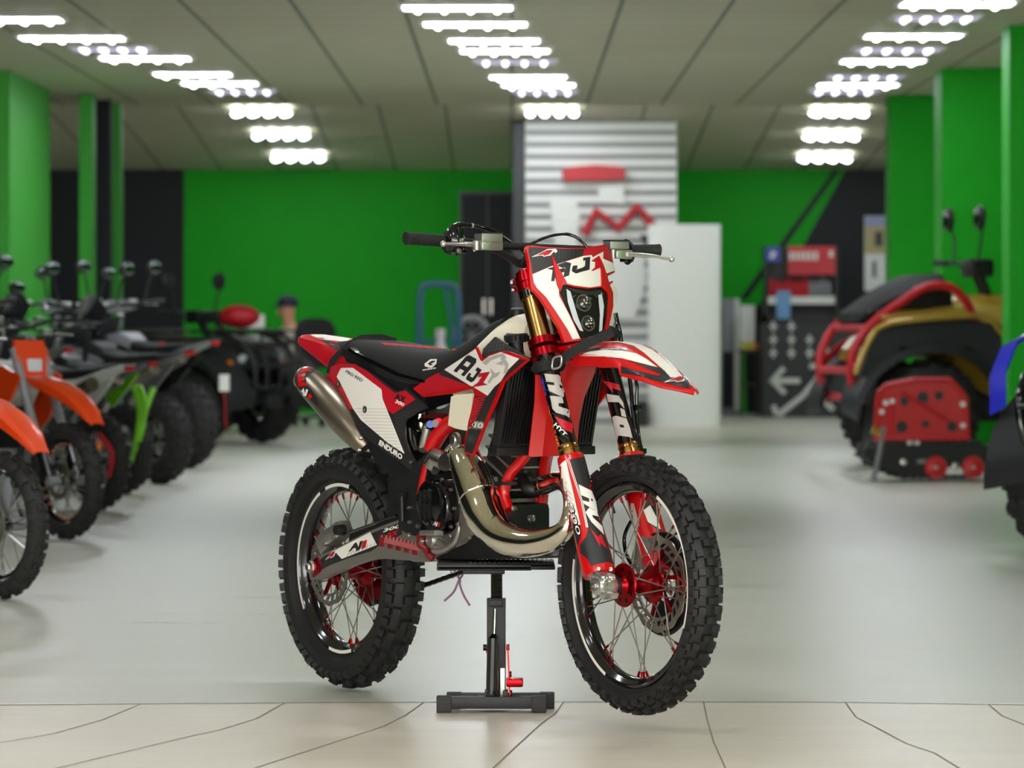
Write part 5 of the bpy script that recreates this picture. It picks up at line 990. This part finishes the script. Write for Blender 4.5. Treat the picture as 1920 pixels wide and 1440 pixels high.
    for s in (-1, 1): m = MB(accent); m.prism([(-.26, s*.15, .96), (-.42, s*.17, .70), (-.56, s*.155, .60), (-.64, s*.14, .80), (-.86, s*.11, .90), (-.60, s*.14, .99), (-.45, s*.15, 1.02)], (0, -s*.012, 0)); obj('radiator_shroud', m, o)
    m = MB(SEAT); loftbox(m, [(-.62, .98, 1.03, .05), (-.80, .90, .98, .09), (-1.05, .88, .95, .11), (-1.35, .90, .965, .10), (-1.50, .93, .965, .07)]); obj('seat', m, o)
    m = MB(body); loftbox(m, [(-1.30, .84, .90, .09), (-1.50, .90, .94, .085), (-1.75, .97, .985, .06), (-1.82, .985, .99, .03)]); m.use(REDL).box((-1.80, 0, .965), (.03, .07, .03), None, .005); obj('tail', m, o)
    for s in (-1, 1): m = MB(accent); m.prism([(-.92, s*.12, .86), (-1.10, s*.13, .62), (-1.40, s*.12, .84), (-1.48, s*.11, .90)], (0, -s*.012, 0)); obj('side_panel', m, o)
    m = MB(GRP); m.box((-.74, 0, .42), (.34, .24, .22), None, .04); m.use(BLK).box((-.66, 0, .60), (.16, .16, .20), (0, .3, 0), .02); m.use(GRP)
    for s in (-1, 1): m.lathe([(.09, -.01), (.09, .02), (.07, .035), (0, .035)], (-.78, s*.12, .40), (0, s, 0), 24)
    obj('engine', m, o)
    m = MB(DKP); m.tube([(-.34, 0, 1.05), (-.42, 0, .80), (-.50, 0, .40), (-.60, 0, .30), (-.92, 0, .32), (-.98, 0, .50), (-.95, 0, .80), (-.45, 0, 1.0)], .022, 10, 3); obj('frame', m, o)
    m = MB(STL); m.tube([(-.56, .05, .62), (-.42, .08, .50), (-.50, .13, .36), (-.80, .14, .42), (-1.0, .13, .62), (-1.15, .13, .72)], [.022, .024, .026, .026, .03, .034], 12, 4); m.use(TI).tube([(-1.15, .13, .72), (-1.55, .13, .86)], [.045, .05], 18); obj('exhaust', m, o)
    m = MB(GRP)
    for s in (-1, 1): m.beam((-.92, s*.09, .42), (-1.43, s*.10, R*.97), .025, .06, bev=.005)
    obj('swingarm', m, o)
    m = MB(BLK); m.tube([(-.80, .14, .26), (-.72, .20, .05), (-.70, .24, .012)], .012, 8); m.box((-.70, .245, .01), (.06, .04, .02)); obj('kickstand', m, o)
    if screen: m = MB(GLS); m.loft([[V((-.30-.12*k, y*.14, 1.08+.16*k-.03*y*y*4)) for y in (-1, -.5, 0, .5, 1)]+[V((-.31-.12*k, y*.14, 1.08+.16*k-.03*y*y*4)) for y in (1, .5, 0, -.5, -1)] for k in (0, 1, 2)]); obj('windscreen', m, o)
    if extra: extra(o)
    return o
def hang_tag(o): m = MB(CARD); m.box((-1.70, -.16, .66), (.01, .09, .13)); m.use(HRED).tube([(-1.70, -.16, .60), (-1.71, -.17, .30)], .006, 6); obj('paper_tag', m, o)
def lime_guard(o): m = MB(LIME); m.tube([(-1.66, .06, .80), (-1.74, .06, .62), (-1.72, .06, .48), (-1.64, .06, .24)], [.03, .034, .036, .024], 12, 4); m.tube([(-1.66, -.10, .78), (-1.72, 0, .66), (-1.74, .06, .56)], .026, 10, 3); m.tube([(-1.72, .06, .80), (-1.80, .06, .66), (-1.74, .06, .50)], .02, 10, 3); obj('rear_bracket', m, o)
def strap_tag(o): m = MB(HRED); m.tube([(-1.62, .12, .52), (-1.74, .10, .40), (-1.70, .10, .24)], .016, 8, 3); m.use(AMB).ball((-1.66, .16, .44), .035); obj('tie_strap', m, o)
S_ = .86
moto('orange fendered dirt bike at the left edge, nearest to the camera', 0, 1124, -48, S_, ORGP, WPL, ORGP, GLB, forkc=GRP, extra=lambda o: None)
moto('orange fendered dirt bike with orange spoke nipples, second in the left row', 124, 1012, -50, S_, ORGP, WPL, ORGP, ORGP, tw=.052)
moto('white tailed motorcycle with a red tie strap, third in the left row', 184, 957, -50, S_, DKP, WPL, WPL, GLB, tw=.055, mirrors=1, extra=strap_tag, bar=1.25, rear=True)
moto('black motorcycle with a lime green rear bracket, fourth in the left row', 232, 926, -50, S_, DKP, DKP, LIME, GLB, tw=.062, fend='low', extra=lime_guard, guards=DKP, bar=1.22, mirrors=1, rear=True)
moto('black motorcycle with two mirrors and a pale side, beyond the lime green bracket', 300, 908, -50, .92, DKP, DKP, GRP, GLB, tw=.085, fend='low', mirrors=2, guards=GRP, bar=1.28, screen=True, rear=True)
moto('dark motorcycle with a paper tag on its tail, beyond the two mirror one', 350, 878, -50, .97, DKP, GRP, DKP, GLB, tw=.10, fend='low', mirrors=2, bar=1.25, extra=hang_tag, rear=True)
for k, (px_, py_, lb) in enumerate(((70, 925, 'dark motorcycle half hidden behind the white tailed one'), (150, 888, 'dark motorcycle half hidden behind the lime green bracket'), (255, 858, 'dark motorcycle half hidden behind the one with a paper tag'))): moto(lb, px_, py_, -50, .95, DKP, (GRP, DKP, DKP)[k], (DKP, GRP, DKP)[k], GLB, tw=.07, fend='low', mirrors=2-k % 2, bar=1.26, screen=(k == 1), rear=True)
def atv(label, x, y, ang, sc, body, trim, bump, rackc, R=.34, wide=1.25, mirrors=2, extra=None, seat2=False, win=True, bh=0., hx=0., aw=.60, ak=1.12):
    o = thing('quad_bike', label, 'quad bike', (x, y, 0), math.radians(ang)); o.scale = (sc, sc, sc)
    for sx_ in (.62, -.62):
        for s in (-1, 1): vwheel(o, (sx_, s*.42, R), R, .105, 30, 0, GLB, 'cast', wide=wide)
    m = MB(DKP); loftbox(m, [(.85, .36, .58, .20), (.5, .30, .62, .22), (-.5, .30, .62, .22), (-.9, .42, .60, .18)]); obj('chassis', m, o)
    for sx_, f in ((.62, 1), (-.62, -1)):
        for s in (-1, 1):
            m = MB(trim); rr_ = R+.13; pr_ = [(math.cos(a)*rr_*ak, math.sin(a)*rr_*.98) for a in [PI*.02+PI*.96*i/12 for i in range(13)]]
            m.loft([[V((sx_+a, s*.24, R+b+.02)), V((sx_+a, s*aw, R+b-.02)), V((sx_+a*.97, s*(aw+.01), R+b-.08)), V((sx_+a*.96, s*.24, R+b-.03))] for a, b in pr_]); obj('wheel_arch', m, o)
    m = MB(body); loftbox(m, [(1.02, .70, .80, .22), (.92, .66, .90, .32), (.55, .74, .98, .40), (.25, .70, .96, .30), (.05, .62, .84, .20)]); obj('hood', m, o)
    m = MB(body); loftbox(m, [(-.30, .66, .84, .24), (-.55, .74, .90, .40), (-.95, .72, .86, .36), (-1.02, .70, .78, .28)]); obj('rear_body', m, o)
    for s in (-1, 1): m = MB(body); m.prism([(.10, s*.31, .86), (.30, s*.36, .62), (-.10, s*.34, .44), (-.42, s*.33, .60), (-.38, s*.30, .82)], (0, -s*.03, 0)); obj('side_panel', m, o)
    m = MB(SEAT); loftbox(m, [(.16, .86, .96, .12), (-.15, .82, .96, .17), (-.50, .84, .98, .18), (-.62, .90, 1.10 if seat2 else 1.0, .17), (-.95, .92, 1.12 if seat2 else 1.0, .16)]); obj('seat', m, o)
    m = MB(BLK); m.tube([(.08+hx, -.40, 1.20+bh), (.16+hx, -.20, 1.19+bh), (.24+hx, 0, 1.12+bh), (.16+hx, .20, 1.19+bh), (.08+hx, .40, 1.20+bh)], .014, 10, 3); m.cyl((.40+hx, 0, .9), (.24+hx, 0, 1.12+bh), .04, 14); m.box((.24+hx, 0, 1.16+bh), (.16, .26, .12), None, .03); m.use(RUB)
    for s in (-1, 1): m.tube([(.07+hx, s*.41, 1.20+bh), (.12+hx, s*.28, 1.195+bh)], .02, 12)
    obj('handlebar', m, o)
    for k in range(mirrors):
        s = -1 if k else 1; m = MB(DKP); m.tube([(.16+hx, s*.26, 1.2+bh), (.17+hx, s*.30, 1.36+bh), (.16+hx, s*.33, 1.44+bh)], .009, 8); m.ball((.15+hx, s*.34, 1.49+bh), .085, .35, .9, 1.0, 14, 10); m.use(MIR).ball((.12+hx, s*.34, 1.49+bh), .07, .12, .9, 1, 12, 8); obj('mirror', m, o)
    m = MB(bump)
    for s in (-1, 1): m.tube([(.95, s*.14, .40), (1.12, s*.22, .48), (1.16, s*.26, .72), (1.02, s*.28, .92), (.70, s*.30, 1.02)], .024, 12, 3)
    for xx, zz, h in ((1.13, .52, .23), (1.16, .72, .26), (1.05, .90, .28)): m.tube([(xx, -h, zz), (xx, h, zz)], .022, 12)
    for yy in (-.09, .09): m.tube([(1.14, yy, .5), (1.165, yy, .72), (1.05, yy, .9)], .016, 10, 2)
    obj('bumper', m, o)
    for sx_ in (.72, -.72):
        m = MB(rackc)
        for yy in (-.34, -.12, .12, .34): m.tube([(sx_-.26, yy, 1.03), (sx_+.24, yy, 1.02)], .012, 8)
        for xx in (-.26, 0, .24): m.tube([(sx_+xx, -.36, 1.025), (sx_+xx, .36, 1.025)], .012, 8)
        for yy in (-.3, .3): m.tube([(sx_, yy, .88), (sx_, yy, 1.03)], .012, 8)
        obj('rack', m, o)
    for s in (-1, 1): m = MB(LGL); m.ball((.985, s*.22, .78), .06, .5, 1, .7, 14, 10); m.use(AMB).box((.93, s*.34, .74), (.05, .03, .05), None, .01); obj('headlight', m, o)
    if win: m = MB(DKP); m.box((1.12, 0, .40), (.10, .18, .12), None, .02); m.use(STL).cyl((1.12, -.07, .40), (1.12, .07, .40), .05, 16); obj('winch', m, o)
    if extra: extra(o)
    return o
q = W(430, 832, FD(832)); atv('black quad bike with an amber lamp, second farthest in the left row', q.x-.45, q.y+.35, -40, .98, DKP, DKP, DKP, BLK, R=.35)
q = W(462, 806, FD(806)); atv('black and grey quad bike farthest in the left row, next to the office chair', q.x-.45, q.y-.2, -40, .98, GRP, DKP, DKP, BLK, R=.36, mirrors=0)
def red_cage(o):
    m = MB(HRED)
    for s in (-1, 1): m.tube([(-1.06, s*.34, .42), (-1.13, s*.36, .62), (-1.10, s*.38, .80), (-.98, s*.40, .96), (-.78, s*.40, 1.10), (-.62, s*.40, 1.19), (-.46, s*.40, 1.19), (-.34, s*.40, 1.08), (-.28, s*.40, .92)], .030, 12, 3); m.tube([(-.98, s*.40, .96), (-.78, s*.42, .98), (-.28, s*.42, .97)], .022, 10); m.tube([(-1.12, s*.40, .66), (-.95, s*.47, .80), (-.66, s*.47, .94)], .026, 10, 2); m.tube([(-.80, s*.41, 1.0), (-.66, s*.46, .92)], .022, 8)
    for xx, zz in ((-1.08, .46), (-1.13, .64), (-1.02, .92), (-.66, 1.17)): m.tube([(xx, -.38, zz), (xx, .38, zz)], .026, 10)
    obj('cage', m, o)
    m = MB(SEAT); loftbox(m, [(-1.04, .96, 1.02, .30), (-.84, 1.0, 1.16, .32), (-.62, 1.0, 1.27, .32), (-.46, 1.0, 1.28, .30), (-.40, 1.0, 1.20, .26)]); obj('padded_backrest', m, o)
    m = MB(GOLDP); m.tube([(-1.16, -.58, .62), (-1.06, -.60, .86), (-.92, -.61, .955), (-.40, -.62, 1.0), (-.24, -.62, .97), (-.02, -.60, .66)], .02, 10, 3); m.prism([(-.95, -.56, .97), (-.40, -.58, 1.02), (-.36, -.34, 1.05), (-.95, -.34, 1.0)], (0, 0, .02)); obj('arch_trim', m, o)
    m = MB(DKP); m.prism([(-1.14, -.585, .60), (-1.04, -.585, .86), (-.90, -.585, .94), (-.40, -.585, .98), (-.24, -.585, .95), (-.05, -.585, .66), (-.20, -.585, .66), (-.40, -.585, .80), (-.85, -.585, .80), (-1.02, -.585, .60)], (0, .03, 0)); m.box((-.62, -.30, .82), (.8, .5, .05)); obj('arch_liner', m, o)
    m = MB(GOLDP); loftbox(m, [(-.46, .92, 1.04, .26), (-.30, .90, 1.14, .30), (-.05, .88, 1.14, .34), (.25, .86, 1.06, .36)]); obj('tank_cover', m, o)
    m = MB(AMB); m.box((-.97, -.50, .80), (.10, .03, .05), None, .01); m.box((-1.12, -.30, .42), (.03, .08, .05), None, .01); obj('reflector', m, o)
    m = MB(DKP); m.prism([(-1.0, -.56, .46), (-1.05, -.56, .12), (-1.05, -.34, .12), (-1.0, -.34, .46)], (.012, 0, 0)); obj('mud_flap', m, o)
dg = 33.3
gq = atv('gold quad bike with a red tube cage round its tail beside the green columns', W(1712, 0, dg).x+.69, dg-DCAM+.50, 12, 1.14, GOLDP, DKP, DKP, BLK, R=.36, extra=red_cage, bh=.16, hx=-.38)
q = V((-2.44, 27.6, 0)); m = MB(HRED); m.ball((q.x, q.y, 1.14), .17, 1.1, .8, .62, 18, 12); tag(obj('helmet', m), 'red helmet resting on the black quad bike rack', 'helmet')
q = V((-2.58, 32.05, 0)); m = MB(WPL); m.box((q.x, q.y, 1.095), (.24, .18, .14), None, .02); tag(obj('box', m), 'small white box resting on the farthest quad bike rack', 'box')
# red and black tracked tow unit in front of the gold quad bike
d = 30.3; o = thing('tracked_tow_unit', 'low red and black tracked tow unit in front of the gold quad bike', 'tow unit', (W(1745, 0, d).x, d-DCAM, 0), math.radians(4)); E_ = lambda x, y: W(x, y, d)-o.location
m = MB(HRED); TR = mat('tow_red', (190, 14, 26), .35); m = MB(TR)
pl = [E_(*q) for q in ((1640, 822), (1646, 738), (1662, 722), (1715, 712), (1782, 712), (1812, 745), (1816, 822))]; m.prism([p+V((0, 0, 0)) for p in pl], (0, .025, 0))
for a_, b_ in zip(pl, pl[1:]+pl[:1]): m.tube([a_, b_], .018, 8)
m.tube([E_(1668, 820), E_(1672, 740)], .014, 8); m.tube([E_(1690, 735), E_(1780, 790)], .014, 8); m.use(DKP)
for x, y, r_ in ((1695, 752, .03), (1730, 745, .04), (1760, 742, .03), (1785, 800, .035), (1690, 800, .04), (1735, 795, .025)): m.lathe([(0, .004), (r_, .004), (r_, 0)], E_(x, y)+V((0, -.004, 0)), (0, -1, 0), 16)
m.use(WPL)
for x, y in ((1652, 772), (1660, 755), (1806, 758), (1806, 798), (1672, 752)): m.lathe([(0, .02), (.018, .018), (.02, 0)], E_(x, y), (0, -1, 0), 12)
obj('side_frame', m, o)
m = MB(DKP); a_, b_ = E_(1650, 826), E_(1840, 880); m.box(((a_.x+b_.x)/2, .22, (a_.z+b_.z)/2), (b_.x-a_.x, .42, a_.z-b_.z), None, .02); m.box(((a_.x+b_.x)/2, .25, a_.z+.16), (.55, .34, .30), None, .03); m.use(WPL).box(E_(1713, 830)+V((0, -.0, 0)), (.09, .01, .03), None, .004); m.use(GRP).box(E_(1728, 865), (.06, .012, .03)); m.use(STL)
for x, y in ((1694, 866), (1792, 874)): m.lathe([(0, .02), (.025, .015), (.025, 0)], E_(x, y)+V((0, -.005, 0)), (0, -1, 0), 12)
obj('body', m, o)
m = MB(RUB); a_, b_ = E_(1690, 0).x, E_(1830, 0).x; lp_ = [(a_, .02), (b_, .02), (b_+.10, .08), (b_+.12, .17), (b_+.05, .24), (a_-.12, .24), (a_-.26, .20), (a_-.22, .12)]; lp_ = [(x, zz+.022) for x, zz in lp_]
for yy in (.0, .30):
    m.loft([[V((x, yy, zz)) for x, zz in lp_], [V((x, yy+.16, zz)) for x, zz in lp_]])
    for (x0, z0), (x1, z1_) in zip(lp_, lp_[1:]+lp_[:1]):
        n = max(1, int(math.hypot(x1-x0, z1_-z0)/.055))
        for k in range(n): t_ = (k+.5)/n; m.box((x0+(x1-x0)*t_, yy+.08, z0+(z1_-z0)*t_), (.022, .17, .044), (0, -math.atan2(z1_-z0, x1-x0), 0))
obj('track', m, o)
for x in (1755, 1825):
    m = MB(TR); c = E_(x, 892); m.lathe([(0, .02), (.03, .02), (.05, .012), (.075, .014), (.08, 0), (.08, -.03)], (c.x, -.004, .10), (0, -1, 0), 20); m.use(STL).lathe([(0, .026), (.012, .026), (.012, .02)], (c.x, -.004, .10), (0, -1, 0), 10); obj('wheel', m, o)
m = MB(WPL); c = E_(1790, 898); m.box((c.x, -.0, .075), (.13, .02, .05), None, .01); obj('reflector', m, o)
m = MB(GOLDP); m.tube([E_(1634, 806), E_(1650, 812)], .03, 10); m.use(GRP).tube([E_(1655, 800), E_(1648, 850), E_(1636, 900)], .02, 8, 2); obj('tow_bar', m, o)
# dark utility quad at the right edge
def blue_wing(o): m = MB(BLUP); m.loft([[V((x, y, zz)), V((x, y+.10, zz+.03)), V((x, y+.10, zz+.01)), V((x, y, zz-.03))] for x, y, zz in ((1.0, -.56, .70), (.99, -.57, .86), (.90, -.57, 1.0), (.70, -.54, 1.08), (.40, -.48, 1.10))]); obj('wing', m, o)
d = 20.7; q = W(1946, 1045, d); atv('black quad bike with a blue wing and bull bar at the right edge', q.x+.89, q.y+.68, 226, .98, DKP, DKP, GLB, BLK, R=.36, mirrors=0, extra=blue_wing, aw=.53, ak=.96)
# ------------------------------------------------------------------ light
w = bpy.data.worlds.new('world'); bpy.context.scene.world = w; w.use_nodes = True; bg = w.node_tree.nodes['Background']; bg.inputs[0].default_value = (1., .985, .95, 1); bg.inputs[1].default_value = 5.0
vs_t = bpy.context.scene.view_settings; vs_t.view_transform = 'Standard'; vs_t.look = 'None'; vs_t.gamma = 1; vs_t.use_curve_mapping = False; vs_t.exposure = 0.85
bpy.context.scene.cycles.sample_clamp_indirect = 6
bpy.context.scene.cycles.max_bounces = 8
